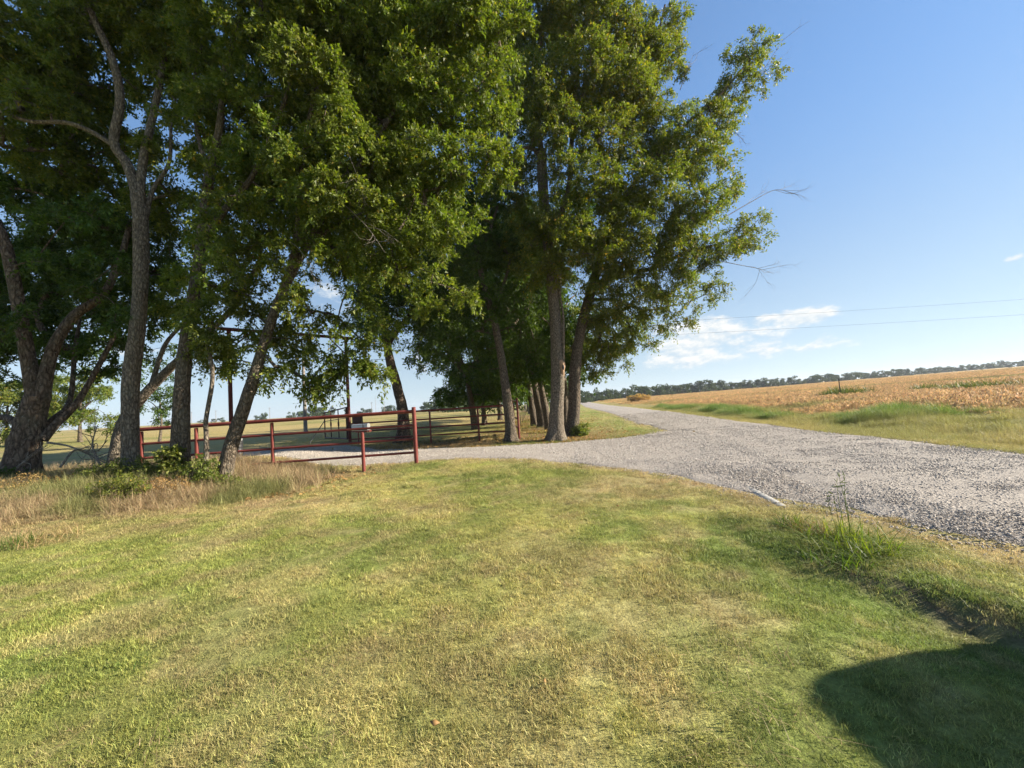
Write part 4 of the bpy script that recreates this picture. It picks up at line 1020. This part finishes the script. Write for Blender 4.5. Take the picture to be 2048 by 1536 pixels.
def far_tree(x, y, s_, i, label, group, name='tree', sz=1.0):
    o = link(name, FAR[i % len(FAR)], None, (x, y, float(terrain(x, y)) - .6 * s_))
    o.rotation_euler = (0, 0, random.uniform(0, 6.28)); o.scale = (s_ * random.uniform(.9, 1.3), s_ * random.uniform(.9, 1.3), s_ * sz)
    return tag(o, label, 'tree', group)
k = 0
for px in np.linspace(1130, 2190, 120):
    u = (px - 1130) / 1060; Y = 205 + 250 * u ** .9 + random.uniform(-9, 9)
    x = (px + random.uniform(-4, 4) - 1024) / 770 * Y
    far_tree(x, Y, random.uniform(.62, 1.05) * (1.0 if random.random() > .15 else 1.3), k, 'dark green tree in the long tree line beyond the crop field', 'far tree line beyond the crop field'); k += 1
for px in np.linspace(1150, 2150, 16):
    u = (px - 1130) / 1060; Y = (205 + 250 * u ** .9) * random.uniform(.80, .93); x = (px + random.uniform(-20, 20) - 1024) / 770 * Y
    far_tree(x, Y, random.uniform(.22, .42), k, 'small bush standing out in front of the far tree line at right', 'bushes in front of the far tree line', 'bush'); k += 1
for px, Y, s_ in [(905, 150, 1.1), (918, 165, 1.3), (880, 200, 1.0), (865, 220, .9), (935, 190, 1.0), (850, 240, .9), (800, 330, .9), (780, 340, 1.0), (770, 350, .9), (735, 380, .8), (720, 360, .9), (690, 300, .7),
                  (655, 240, .8), (640, 230, .9), (628, 250, 1.0), (615, 245, 1.0), (600, 260, .8), (580, 300, .8), (525, 280, .7), (515, 300, .6), (440, 330, .6), (425, 350, .5), (400, 360, .5), (330, 380, .5), (960, 210, 1.2), (980, 230, 1.1), (1000, 250, 1.1)]:
    far_tree((px - 1024) / 770 * Y, Y, s_, k, 'small dark tree on the horizon beyond the left hay field', 'far trees beyond the hay field'); k += 1

# ------------------------------------------------------------------ undergrowth
def shrub(name, label, base, rx_, ry_, h, n, leaf, L, seed, cat='shrub', group=None, stem=M_BARK, bend=.35):
    r = np.random.default_rng(seed); b = np.array((base[0], base[1], gz(base)))
    root = empty(name, b); tag(root, label, cat, group)
    V, Fq, o = [], [], 0; C, RC, OD = [], [], []
    for k in range(n):
        a, q = r.uniform(0, 6.28), math.sqrt(r.uniform()); e = np.array((math.cos(a) * q * rx_, math.sin(a) * q * ry_, h * r.uniform(.45, 1.05) * (1 - .35 * q)))
        s0 = e * np.array((.35, .35, 0)); P = np.array([s0 - (0, 0, .03), s0 + (e - s0) * .5 + r.normal(0, .05, 3) + np.array((0, 0, bend * .2)), e])
        Q, t = smooth_path(P, .08); v, f = tube_np(Q, .007 * (1 - .7 * t), 4); V.append(v); Fq.append(f + o); o += len(v)
        for t_ in (.55, 1.0):
            C.append(Q[int(t_ * (len(Q) - 1))]); RC.append(r.uniform(.07, .14)); OD.append(np.array((0, 0, .5)))
    tag(link('stems', mesh_np('stems', np.vstack(V), np.vstack(Fq), stem, 4, True), root), kind='stuff')
    lv, lf, *_ = leaves_mesh('foliage', np.array(C), np.array(RC), np.array(OD), leaf, 5, 9, L, L * .5, seed + 1, .2)
    link('foliage', mesh_np('foliage', lv, lf, leaf, 4), root)
    return root
def gpt(px, py, Y): q = at(px, py, Y); return (q[0], q[1])
shrub('shrub', 'low leafy green shrub at the foot of the straight pale trunk', gpt(255, 950, 8.4), 0.95, .45, .6, 90, M_SHRUB, .038, 1301)
shrub('shrub', 'small green shrub left of the straight pale trunk, half in dry grass', gpt(205, 965, 8.3), .5, .35, .42, 36, M_SHRUB, .04, 1302)
shrub('vine', 'leafy vine climbing the foot of the dark upright trunk', gpt(338, 940, 8.25), .2, .15, 1.0, 34, M_SHRUB, .07, 1303, 'vine')
shrub('shrub', 'bright green shrub between the dark upright trunk and the leaning trunk', gpt(398, 945, 8.1), 0.42, .3, .8, 46, M_SHRUB, .045, 1304)
shrub('shrub', 'small green shrub around the foot of the leaning trunk', gpt(452, 955, 8.2), .3, .2, .4, 24, M_SHRUB, .045, 1305)
shrub('shrub', 'sparse weedy bush in the dry grass below the pale trunk', gpt(240, 1015, 7.2), .5, .3, .5, 34, M_LEAF2, .04, 1306)
shrub('weed', 'green weed sprouting at the foot of the leaning roadside trunk', gpt(1163, 872, 16.2), .35, .25, .55, 26, M_SHRUB, .08, 1307, 'weed')
shrub('shrub', 'low green shrub at the base of the big forked tree', gpt(15, 960, 9.0), .4, .3, .4, 26, M_LEAFD, .06, 1308)
shrub('bush', 'reddish brown dead bush in the dry grass near the leaning trunk', gpt(330, 1000, 7.6), .45, .3, .42, 60, M_DRYLEAF, .022, 1309, 'bush')
shrub('bush', 'wide brown dead bush in the dry grass at the left edge', gpt(75, 1000, 8.0), .8, .4, .42, 80, M_DRYLEAF, .022, 1310, 'bush')

# fallen dead boughs between the forked tree and the pale trunk
def stick_pile(name, label, paths, rad, seed, mat=M_DEAD):
    r = np.random.default_rng(seed)
    b = np.array(paths[0][0], float); b[2] = gz(b); root = empty(name, b); tag(root, label, 'branch')
    for P in paths:
        P = np.array(P, float); V, Fq, o = [], [], 0
        Q, t = smooth_path(P, .1); v, f = tube_np(Q, rad * (1 - .7 * t), 6); V.append(v); Fq.append(f + o); o += len(v)
        for k in range(9):
            i = int(len(Q) * r.uniform(.2, .95)); i = min(i, len(Q) - 2); d = Q[i + 1] - Q[i]; d = d / np.linalg.norm(d) + r.normal(0, .6, 3); d[2] += .25; d /= np.linalg.norm(d); s_ = r.uniform(.25, .75)
            q2, t2 = smooth_path(np.array([Q[i], Q[i] + d * s_ * .5 + r.normal(0, .06, 3), Q[i] + d * s_ + r.normal(0, .16, 3)]), .08)
            v, f = tube_np(q2, rad * .4 * (1 - .8 * t2), 4); V.append(v); Fq.append(f + o); o += len(v)
        link('bough', mesh_np('bough', np.vstack(V) - b, np.vstack(Fq), mat, 4, True), root)
stick_pile('fallen_branch', 'pile of bare dead boughs on the ground beside the forked tree', [
    [at(95, 885, 9.0), at(140, 893, 8.9), at(190, 915, 8.8), at(230, 938, 8.7)], [at(35, 935, 8.8), at(60, 915, 8.8), at(95, 890, 8.9)],
    [at(120, 935, 8.7), at(150, 900, 8.8), at(190, 905, 8.8), at(215, 880, 8.8)], [at(200, 930, 8.6), at(185, 890, 8.7), at(195, 850, 8.8)]], .026, 1401)

# ------------------------------------------------------------------ pipe fences
def post(root, b0, x, y, top, r, name='post', cap=True, zb=None):
    m = MB(); z0 = (gz((x, y)) if zb is None else zb) - .1
    P = [(x, y, z0), (x, y, top - .012)]
    R = [r, r]
    if cap: P += [(x, y, top)]; R += [r * .55]
    m.tube([np.array(p) - b0 for p in P], R, 14)
    return m.build(name, M_RED, root, smooth=True)
def rail(root, b0, p, q, r, name='rail', mat=None):
    m = MB(); m.tube([np.array(p) - b0, np.array(q) - b0], r, 12)
    return m.build(name, mat or M_RED, root, smooth=True)
# long four-rail fence in front of the driveway
A0 = at(830, 870, 10.3); A1 = at(545, 890, 10.05); A2 = at(393, 890, 9.85); A3 = at(283, 890, 9.75)
b0 = np.array((A0[0], A0[1], gz(A0)))
fence = empty('rail_fence', b0); tag(fence, 'four rail red pipe fence on the near side of the gravel driveway', 'fence')
post(fence, b0, A0[0], A0[1], 1.62, .054, 'end_post'); post(fence, b0, A1[0], A1[1], 1.45, .042); post(fence, b0, A2[0], A2[1], 1.45, .042); post(fence, b0, A3[0], A3[1], 1.45, .042)
off = np.array((0, .0, 0))
for zz, rr in ((1.50, .046), (1.135, .031), (.775, .031), (.415, .031)):
    L_ = [(A0 - (A0 - A1) / np.linalg.norm(A0 - A1) * .03), A1, A2, A3 + (A3 - A2) * .2]
    for a_, c_ in zip(L_[:-1], L_[1:]):
        rail(fence, b0, (a_[0], a_[1], zz), (c_[0], c_[1], zz), rr, 'top_rail' if rr > .04 else 'rail')
# far fence beyond the driveway
G0 = at(703, 860, 18.0); G1 = at(861, 860, 17.2); G2 = at(957, 850, 16.8); G3 = at(1034, 850, 16.5)
b0 = np.array((G0[0], G0[1], gz(G0)))
ff = empty('rail_fence', b0); tag(ff, 'shaded four rail pipe fence on the far side of the driveway', 'fence')
for g in (G1, G2): post(ff, b0, g[0], g[1], 1.46, .04)
post(ff, b0, G3[0] - .12, G3[1], 1.5, .045, 'end_post')
for zz, rr in ((1.50, .042), (1.12, .032), (.76, .032), (.40, .032)):
    for a_, c_ in ((G0, G1), (G1, G2), (G2, G3 - np.array((.12, 0, 0)))):
        rail(ff, b0, (a_[0], a_[1], zz), (c_[0], c_[1], zz), rr, 'top_rail' if rr > .04 else 'rail')
# short end panel turning back along the tree row
E0 = at(1037, 850, 16.4); E1 = at(1027, 850, 20.5)
b0 = np.array((E0[0], E0[1], gz(E0)))
ep = empty('fence_panel', b0); tag(ep, 'short bright red pipe panel turning back along the tree row', 'fence')
post(ep, b0, E0[0], E0[1], 1.78, .045); post(ep, b0, E1[0], E1[1], 1.78, .045)
for zz in (1.68, 1.28, .88, .48): rail(ep, b0, (E0[0], E0[1], zz), (E1[0], E1[1], zz), .034)
# wire fence going on behind it
W0, W1 = np.array((E1[0] + .25, E1[1] + .5)), np.array((2.0, 62.0))
b0 = np.array((W0[0], W0[1], gz(W0))); wf = empty('wire_fence', b0); tag(wf, 'thin dark wire fence with steel posts running back under the tree row', 'fence')
for i in range(9):
    q = W0 + (W1 - W0) * i / 8; m = MB(); m.box((q[0] - b0[0], q[1] - b0[1], gz(q) - b0[2] + .62), (.035, .035, 1.4)); m.build('post', M_BLACK, wf)
for zz in (.35, .65, .95, 1.2):
    P = [np.array((*(W0 + (W1 - W0) * i / 16), 0)) for i in range(17)]
    for p_ in P: p_[2] = gz(p_) + zz
    m = MB(); m.tube([p_ - b0 for p_ in P], .006, 4); m.build('wire', M_WIRE, wf)

# ------------------------------------------------------------------ entrance frame, gate leaf, control box, mailbox, barrel
PL = at(463, 870, 15.0); PR = at(700, 880, 18.2); H_ = 5.15
b0 = np.array((PR[0], PR[1], gz(PR)))
en = empty('entrance_frame', b0); tag(en, 'tall shade-darkened red pipe entrance frame with an overhead beam above the drive', 'gate frame')
for q in (PL, PR):
    post(en, b0, q[0], q[1], H_, .072, 'tall_post', False).data.materials[0] = M_SHADERED
u_ = (PL - PR) / np.linalg.norm(PL - PR)
rail(en, b0, (*(PR - u_ * .35)[:2], H_ + .06), (*(PL + u_ * .35)[:2], H_ + .06), .07, 'overhead_beam', M_SHADERED)
for q, s_ in ((PR, 1), (PL, -1)):
    m = MB(); m.tube([np.array((q[0], q[1], H_ - .75)) - b0, np.array((*(q + u_ * s_ * .75)[:2], H_)) - b0], .03, 8); m.build('corner_brace', M_SHADERED, en, smooth=True)
# open gate leaf
h0 = np.array((PR[0] - .1, PR[1] + .02)); h1 = at(650, 860, 20.8)[:2]
b0 = np.array((*h0, gz(h0)))
gt = empty('gate_leaf', b0); tag(gt, 'dark open gate leaf with upright bars hung on the right tall post', 'gate')
def gp(t, z): q = h0 + (h1 - h0) * t; return np.array((q[0], q[1], z))
rail(gt, b0, gp(0, 1.90), gp(1, 1.74), .032, 'top_rail', M_DARKRED); rail(gt, b0, gp(.02, .42), gp(1, .40), .04, 'bottom_rail', M_DARKRED); rail(gt, b0, gp(.02, 1.40), gp(1, 1.28), .018, 'rail', M_DARKRED)
for t, r_ in ((0.02, .04), (.36, .026), (.70, .026), (1, .032)): rail(gt, b0, gp(t, .42), gp(t, 1.88 - .15 * t), r_, 'upright', M_DARKRED)
rail(gt, b0, gp(1, 1.32), at(618, 888, 19.6), .022, 'diagonal_strut', M_BLACK)
m = MB(); c_ = gp(.62, 1.81)
for s_ in (-1, 1): m.tube([c_ + (h1 - h0)[0] * 0 + np.array((s_ * .16, 0, 0)) - b0, c_ + np.array((s_ * .05, 0, .2)) - b0, c_ + np.array((0, 0, .26)) - b0], .014, 6)
m.tube([c_ + np.array((-.1, 0, .1)) - b0, c_ + np.array((.1, 0, .1)) - b0], .012, 6); m.box(c_ + np.array((0, 0, .14)) - b0, (.07, .02, .09)); m.build('ornament', M_BLACK, gt)
for t in (.36, .70):
    m = MB(); m.box(gp(t, 1.12) - b0, (.07, .05, .2)); m.build('bar_collar', M_DARKRED, gt)
# opener control box behind the top rail
q = at(715, 838, 17.9); m = MB(); m.box((0, 0, .0), (.42, .22, .34)); cb = m.build('control_box', M_BLACK, None, q, bevel=.015)
tag(cb, 'dark control box fixed on the fence just right of the gate post', 'box')
m = MB(); m.box((0, -.117, 0), (.36, .012, .28)); m.build('door', M_DARKRED, cb); m = MB(); m.tube([(0, .0, -.16), (0, 0, q[2] * -1 + gz(q))], .03, 8); m.build('stand', M_RED, cb)
# mailbox-like steel box on its own red post
q = at(726, 900, 10.17); b0 = np.array((q[0], q[1], gz(q)))
mb = empty('mailbox', b0); tag(mb, 'small silver metal box on a short red post behind the rail fence', 'mailbox')
post(mb, b0, q[0], q[1], 1.05, .045, 'post'); 
m = MB(); m.box((-.02, .16, 1.055 - b0[2]), (.30, .34, .03)); m.build('bracket', M_RED, mb)
bx0 = at(704, 852, 10.42); bx1 = at(736, 848, 10.36)
ax = (bx1 - bx0); ax[2] = 0; Lb = np.linalg.norm(ax); ax /= Lb; sdv = np.array((-ax[1], ax[0], 0)); cz = 1.085
def mbx(x0, x1, w, hgt, arch):
    prof = [(-w, 0), (w, 0), (w, hgt)] + [(w * math.cos(a), hgt + arch * math.sin(a)) for a in np.linspace(.2, math.pi - .2, 7)] + [(-w, hgt)]
    V = [bx0 + ax * xx + sdv * s_ + np.array((0, 0, cz - bx0[2] + z_)) - b0 for xx in (x0, x1) for s_, z_ in prof]
    n = len(prof); Fq = [(i, (i + 1) % n, n + (i + 1) % n, n + i) for i in range(n)] + [tuple(range(n))[::-1], tuple(range(n, 2 * n))]
    m = MB(); m.add(V, Fq); return m
mbx(.03, Lb, .085, .13, .045).build('box_shell', M_STEEL, mb, smooth=True)
mbx(-.01, .032, .09, .135, .05).build('box_door', M_BLACK, mb, smooth=True)
mbx(Lb - .001, Lb + .012, .089, .134, .048).build('rear_rim', M_STEEL, mb, smooth=True)
m = MB(); c_ = bx0 + ax * Lb * .8 - sdv * .1; m.tube([np.array((c_[0], c_[1], cz + .08)) - b0, np.array((c_[0], c_[1], cz + .25)) - b0], .008, 6); m.build('flag_stem', M_BLACK, mb)
m = MB(); pp = [np.array((q[0] - .05, q[1] + .1, 1.02)), np.array((q[0] - .12, q[1] + .16, .8)), np.array((q[0] - .18, q[1] + .12, .72)), np.array((q[0] - .2, q[1] + .05, .78))]
m.tube([p_ - b0 for p_ in smooth_path(pp, .04)[0]], .006, 5); m.build('cable', M_BLACK, mb, smooth=True)
# slim dark barrel
q = at(476, 928, 11.4); b0 = np.array((q[0], q[1], gz(q)))
br = empty('barrel', b0); tag(br, 'slim dark barrel standing behind the leaning trunk at the drive edge', 'barrel')
m = MB(); zz = np.linspace(0, .62, 20); m.tube([(0, 0, z_) for z_ in zz], [.135 + .006 * math.sin(z_ * 60) for z_ in zz], 20); m.build('body', M_BLACK, br, smooth=True)
m = MB(); m.tube([(0, 0, .62), (0, 0, .80)], [.128, .122], 20); m.build('upper_sleeve', M_STEEL, br, smooth=True)
m = MB(); m.tube([(0, 0, .80), (0, 0, .825)], [.13, .13], 20); m.build('rim', M_BLACK, br, smooth=True)

# ------------------------------------------------------------------ culvert end and roadside weeds
c0, c1 = ground(1462, 955), ground(1566, 1010)
c0 = np.array((*c0, 0)); c1 = np.array((*c1, 0)); rr = .12
c0[2] = float(base_terrain(*c0[:2])) + .02 - rr; c1[2] = float(base_terrain(*c1[:2])) + .010 - rr
n = 90; t = np.linspace(0, 1, n)
P = c0 + (c1 - c0) * t[:, None]
pv = c0.copy()
root = empty('culvert_pipe', pv); tag(root, 'white corrugated culvert pipe half buried at the gravel edge', 'pipe')
m = MB(); m.tube(P - pv, rr + .008 * np.sin(t * 2 * math.pi * 26), 22, False); m.build('outer_wall', M_PIPE, root, smooth=True)
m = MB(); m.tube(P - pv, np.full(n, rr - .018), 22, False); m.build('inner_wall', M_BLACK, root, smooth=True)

def weed(name, label, base, protos, col, seed, cat='weed', stems=0, sh=.8, spread=.25, leafm=None, dome=0.):
    """arching blades as one part, tall seed stems as another"""
    r = np.random.default_rng(seed); b = np.array((base[0], base[1], gz(base))); root = empty(name, b); tag(root, label, cat)
    nb, rad, h0_, h1_, w_, ln_ = protos
    me = tuft(nb, rad, h0_, h1_, w_, ln_, seed, col, 5 if nb < 600 else 3, 1.1, dome); tag(link('blades', me, root), kind='stuff')
    if stems:
        V, Fq, o = [], [], 0; H, HF = [], []
        for k in range(stems):
            a = r.uniform(0, 6.28); p0 = np.array((math.cos(a), math.sin(a), 0)) * r.uniform(0, spread * .6)
            L_ = sh * r.uniform(.6, 1.05); d = np.array((r.normal(0, .12), r.normal(0, .12), 1.0)); p1 = p0 + d * L_ * .6; p2 = p0 + d * L_ + np.array((r.normal(0, .06), r.normal(0, .06), 0)) * L_
            Q, t_ = smooth_path(np.array([p0, p1, p2]), .06); v, f = tube_np(Q, .0035 * (1 - .6 * t_), 4); V.append(v); Fq.append(f + o); o += len(v)
            for q_ in range(7):
                i = int(len(Q) * r.uniform(.72, 1)); i = min(i, len(Q) - 1); e = r.normal(size=3); e[2] = abs(e[2]); e /= np.linalg.norm(e); s_ = r.uniform(.02, .055)
                v, f = tube_np(np.array([Q[i], Q[i] + e * s_ * .5, Q[i] + e * s_]), np.array((.001, .0035, .0015)), 4); V.append(v); Fq.append(f + o); o += len(v)
        tag(link('seed_stems', mesh_np('seed_stems', np.vstack(V), np.vstack(Fq), leafm or col, 4, True), root), kind='stuff')
    return root
def blade_mat(name, stops, trans=.4):
    return leaf_mat(name, stops, trans, .25)
M_BLADE = blade_mat('green_blade', [(0, (.09, .15, .02)), (.5, (.16, .22, .03)), (1, (.26, .28, .05))])
M_BLADE_D = blade_mat('straw_blade', [(0, (.25, .17, .08)), (.5, (.36, .25, .12)), (1, (.46, .35, .18))], .25)
M_BLADE_F = blade_mat('grey_green_blade', [(0, (.06, .085, .028)), (.5, (.09, .12, .04)), (1, (.15, .16, .06))], .3)
M_BLADE_G = blade_mat('dark_green_blade', [(0, (.05, .10, .018)), (.5, (.08, .14, .025)), (1, (.13, .18, .035))])
weed('weed_clump', 'bright green clump of arching weed grass with tall stems by the gravel edge', ground(1700, 1088), (460, .36, .09, .27, .009, 1.0), M_BLADE, 1501, stems=6, sh=.74)
weed('weed_clump', 'dark green weed tuft sprouting just below the bright clump in the ditch', ground(1672, 1118), (170, .24, .08, .22, .008, .7), M_BLADE_G, 1502)
weed('weed_clump', 'brown dried grass mound left of the bright weed clump', ground(1618, 1058), (300, .22, .06, .2, .006, .9), M_BLADE_D, 1503)
weed('weed_clump', 'small dark broadleaf weed at the end of the culvert pipe', ground(1582, 1050), (130, .15, .05, .17, .010, .8), M_BLADE_G, 1504)
weed('weed_clump', 'low spreading green grass tuft on the left part of the lawn', ground(272, 1332), (34, .10, .03, .07, .007, 1.9), M_BLADE_G, 1505)
weed('weed_clump', 'pale dry bunch grass at the left lawn edge', ground(100, 1085), (190, .34, .12, .3, .006, .8), M_BLADE_D, 1506)
weed('weed_clump', 'second pale bunch grass tuft right beside the first at the lawn edge', ground(20, 1095), (150, .26, .12, .28, .007, .7), M_BLADE_G, 1507)
q = at(1690, 797, 33); weed('weed_clump', 'tall dark green weed patch around a thin stake in the crop field', q[:2], (1500, 1.9, .7, 1.5, .045, .4), M_BLADE_F, 1508, dome=.75)
q = at(1960, 793, 26); weed('weed_clump', 'broad grey green weed patch at the right edge of the crop field', q[:2], (1500, 2.2, .6, 1.3, .045, .4), M_BLADE_F, 1509, dome=.75)
q = at(1860, 795, 30); weed('weed_clump', 'small weed patch between the two bigger ones in the crop field', q[:2], (700, 1.1, .6, 1.2, .045, .4), M_BLADE_F, 1510, dome=.75)
q = at(1681, 790, 32.4); m = MB(); zg = gz(q)
for d in ((.07, .012, 1.9), (.012, .05, 1.9)): m.box((0, .02 if d[1] > .02 else 0, .8), d)
tag(m.build('stake', M_BLACK, None, (q[0], q[1], zg)), 'thin dark steel stake standing in the tall weed patch', 'stake')
q = at(1277, 803, 88); shrub('bush', 'round orange brown dried bush at the far bend of the road', (q[0], q[1]), 2.6, 1.6, 2.0, 160, leaf_mat('orange_dry_leaf', [(0, (.40, .24, .10)), (.5, (.55, .36, .16)), (1, (.68, .48, .24))], .25, .1), .17, 1511, 'bush')
for i, (px, py, L_) in enumerate(((870, 1462, .05), (1090, 1377, .04), (320, 1202, .045), (478, 1208, .05), (1236, 1016, .06))):
    g = ground(px, py); v = np.array([(-.5, 0, .1), (0, -.26, 0), (.5, 0, .16), (0, .26, .12)]) * L_
    o = link('fallen_leaf', mesh_np('fallen_leaf', np.vstack([v, v - (0, 0, .0015)]), np.array([(0, 1, 2, 3), (7, 6, 5, 4), (0, 4, 5, 1), (1, 5, 6, 2), (2, 6, 7, 3), (3, 7, 4, 0)]), M_DRYLEAF, 4), None, (g[0], g[1], gz(g) + .03)); o.rotation_euler = (.3, .2, i * 1.3)
    tag(o, ['single dry leaf on the lawn near the bottom centre', 'single dry leaf on the lawn right of the bottom centre', 'left of the two dry leaves on the left part of the lawn', 'right of the two dry leaves on the left part of the lawn', 'single dry leaf near the top of the lawn below the gravel'][i], 'leaf', 'single dry leaves on the lawn')

# ------------------------------------------------------------------ power lines and far poles
def upole(label, x, y, h, arm=True, r=.14, group=None, arms=1.1):
    b = np.array((x, y, gz((x, y)))); root = empty('utility_pole', b); tag(root, label, 'utility pole', group)
    m = MB(); m.tube([(0, 0, -.2), (0, 0, h)], [r, r * .65], 10); m.build('pole', M_WOODPOLE, root, smooth=True)
    if arm:
        m = MB(); m.box((0, 0, h - .45), (2 * arms, .1, .12)); m.build('crossarm', M_WOODPOLE, root)
        for s_ in (-1, 1):
            m = MB(); m.tube([(s_ * arms * .9, 0, h - .39), (s_ * arms * .9, 0, h - .25), (s_ * arms * .9, 0, h - .2)], [.04, .05, .02], 8); m.build('insulator', M_STEEL, root, smooth=True)
    return root
w0, w1 = at(2300, 581, 70), at(1040, 659, 92)
w2, w3 = at(2300, 613, 70), at(1040, 684, 92)
for (a_, c_, lab) in ((w0, w1, 'upper of the two thin power wires crossing the sky above the field'), (w2, w3, 'lower of the two thin power wires crossing the sky above the field')):
    t = np.linspace(0, 1, 40)[:, None]; P = a_ * (1 - t) + c_ * t; P[:, 2] -= 4 * t[:, 0] * (1 - t[:, 0]) * .35
    m = MB(); m.tube(P - a_, .016, 5); o = m.build('power_wire', M_WIRE, None, a_); tag(o, lab, 'wire', 'power wires over the crop field')
upole('wooden utility pole carrying the power wires outside the right edge', w0[0], w0[1], w0[2] - gz(w0) + .1, False)
upole('wooden utility pole carrying the power wires hidden behind the roadside crown', w1[0], w1[1], w1[2] - gz(w1) + .1, False)
q = at(611, 852, 34); upole('grey weathered pole standing alone in the hay field beyond the gate', q[0], q[1], 6.4, False, .17)
for i, px in enumerate((383, 432, 540, 745, 770, 138)):
    q = at(px, 845, 260); upole('tiny utility pole on the horizon beyond the hay field', q[0], q[1], 8.5, True, .16, 'far utility poles on the left horizon', .9)
q = at(752, 825, 500); upole('very thin tall mast on the far left horizon', q[0], q[1], 23, False, .2)

# ------------------------------------------------------------------ vehicle just outside the frame whose shadow falls on the lawn corner
VX, VY = 6.27, .46        # centre on the road, nose towards -Y, tail towards the camera's right
vz = float(road_z(VX, VY))
M_CAR = plain('car_paint', (.03, .035, .045), .25, .2, .5, .08); M_GLASS = plain('car_glass', (.012, .014, .016), .06, 0, .6, .05); M_TYRE = plain('tyre_rubber', (.018, .018, .018), .85)
M_RIM = plain('alloy_rim', (.45, .46, .47), .3, .8); M_LAMP = plain('tail_lamp', (.3, .012, .012), .2); M_CHROME = plain('number_plate', (.7, .7, .68), .4)
car = empty('parked_car', (VX, VY, vz)); car.rotation_euler = (0, 0, math.radians(4)); tag(car, 'parked car outside the right edge casting the dark shadow on the lawn corner', 'car')
prof = [(-2.38, .42), (-2.42, .72), (-2.30, .98), (-1.35, 1.10), (-.62, 1.66), (-.2, 1.76), (1.70, 1.78), (1.80, 1.73), (2.03, 1.14), (2.10, 1.02), (2.12, .45), (2.0, .34), (-2.2, .34)]
def loft(secs):                     # [(x, inset)]
    V, Fq = [], []; n = len(prof)
    for xx, ins in secs:
        for (yy, zz_) in prof:
            up = max(0, (zz_ - 1.0) / .78); V.append((xx * (1 - .16 * up), yy * (1 - ins), .34 + (zz_ - .34) * (1 - ins * .6)))
    for s_ in range(len(secs) - 1):
        for i in range(n): a_, c_ = s_ * n + i, s_ * n + (i + 1) % n; Fq.append((a_, c_, c_ + n, a_ + n))
    Fq += [tuple(range(n)), tuple(range((len(secs) - 1) * n, len(secs) * n))[::-1]]
    m = MB(); m.add(V, Fq); return m
loft([(-.96, .03), (-.9, 0), (0, -.005), (.9, 0), (.96, .03)]).build('body', M_CAR, car, bevel=.03)
for s_ in (-1, 1):
    for (y0_, y1_) in ((-.72, .22), (.30, 1.05), (1.12, 1.66)):
        m = MB(); x0_, x1_ = .966 * .955, .966 * .862
        m.add([(s_ * (x0_ + .012), y0_ - (.35 if y0_ < -.5 else 0), 1.14), (s_ * (x0_ + .012), y1_, 1.14), (s_ * (x1_ + .014), min(y1_, 1.78), 1.64), (s_ * (x1_ + .014), y0_ + .12, 1.64)], [(0, 1, 2, 3)]); m.build('side_window', M_GLASS, car)
    for yy in (-1.45, 1.15):
        m = MB(); m.tube([(s_ * .74, yy, .36), (s_ * .79, yy, .36), (s_ * .93, yy, .36), (s_ * .98, yy, .36)], [.33, .37, .37, .33], 28); w_ = m.build('wheel', M_TYRE, car, smooth=True)
        m = MB(); m.tube([(s_ * .981, yy, .36), (s_ * .986, yy, .36)], [.24, .2], 20); m.build('rim', M_RIM, w_, smooth=True)
    m = MB(); m.box((s_ * .8, 2.09, .92), (.2, .06, .26)); m.build('tail_lamp', M_LAMP, car, bevel=.02)
    m = MB(); m.box((s_ * .74, -2.37, .8), (.34, .1, .16)); m.build('headlight', M_CHROME, car, bevel=.02)
    m = MB(); m.box((s_ * 1.06, -.62, 1.16), (.2, .12, .16)); m.build('mirror', M_CAR, car, bevel=.03)
m = MB(); m.add([(-.74, 2.02, 1.2), (.74, 2.02, 1.2), (.68, 1.856, 1.62), (-.68, 1.856, 1.62)], [(0, 1, 2, 3)]); m.build('rear_window', M_GLASS, car)
m = MB(); m.add([(-.76, -1.30, 1.15), (.76, -1.30, 1.15), (.7, -.66, 1.64), (-.7, -.66, 1.64)], [(0, 3, 2, 1)]); m.build('windscreen', M_GLASS, car)
m = MB(); m.box((0, 2.12, .52), (1.8, .14, .24)); m.build('bumper', M_CAR, car, bevel=.05)
m = MB(); m.box((0, 2.115, .82), (.32, .03, .16)); m.build('number_plate', M_CHROME, car)

# ------------------------------------------------------------------ summer air
m = MB(); m.box((0, 0, 0), (4400, 2400, 42))
haze = m.build('haze', M_WIRE, None, (0, 860, 19))
hm = bpy.data.materials.new('haze_air'); hm.use_nodes = True; hnt = hm.node_tree; hnt.nodes.clear()
ho = hnt.nodes.new('ShaderNodeOutputMaterial'); pv_ = hnt.nodes.new('ShaderNodeVolumePrincipled')
pv_.inputs['Color'].default_value = (.80, .88, 1.0, 1); pv_.inputs['Density'].default_value = .00022; pv_.inputs['Anisotropy'].default_value = .2
hnt.links.new(pv_.outputs[0], ho.inputs['Volume'])
haze.data.materials.clear(); haze.data.materials.append(hm); tag(haze, kind='stuff')
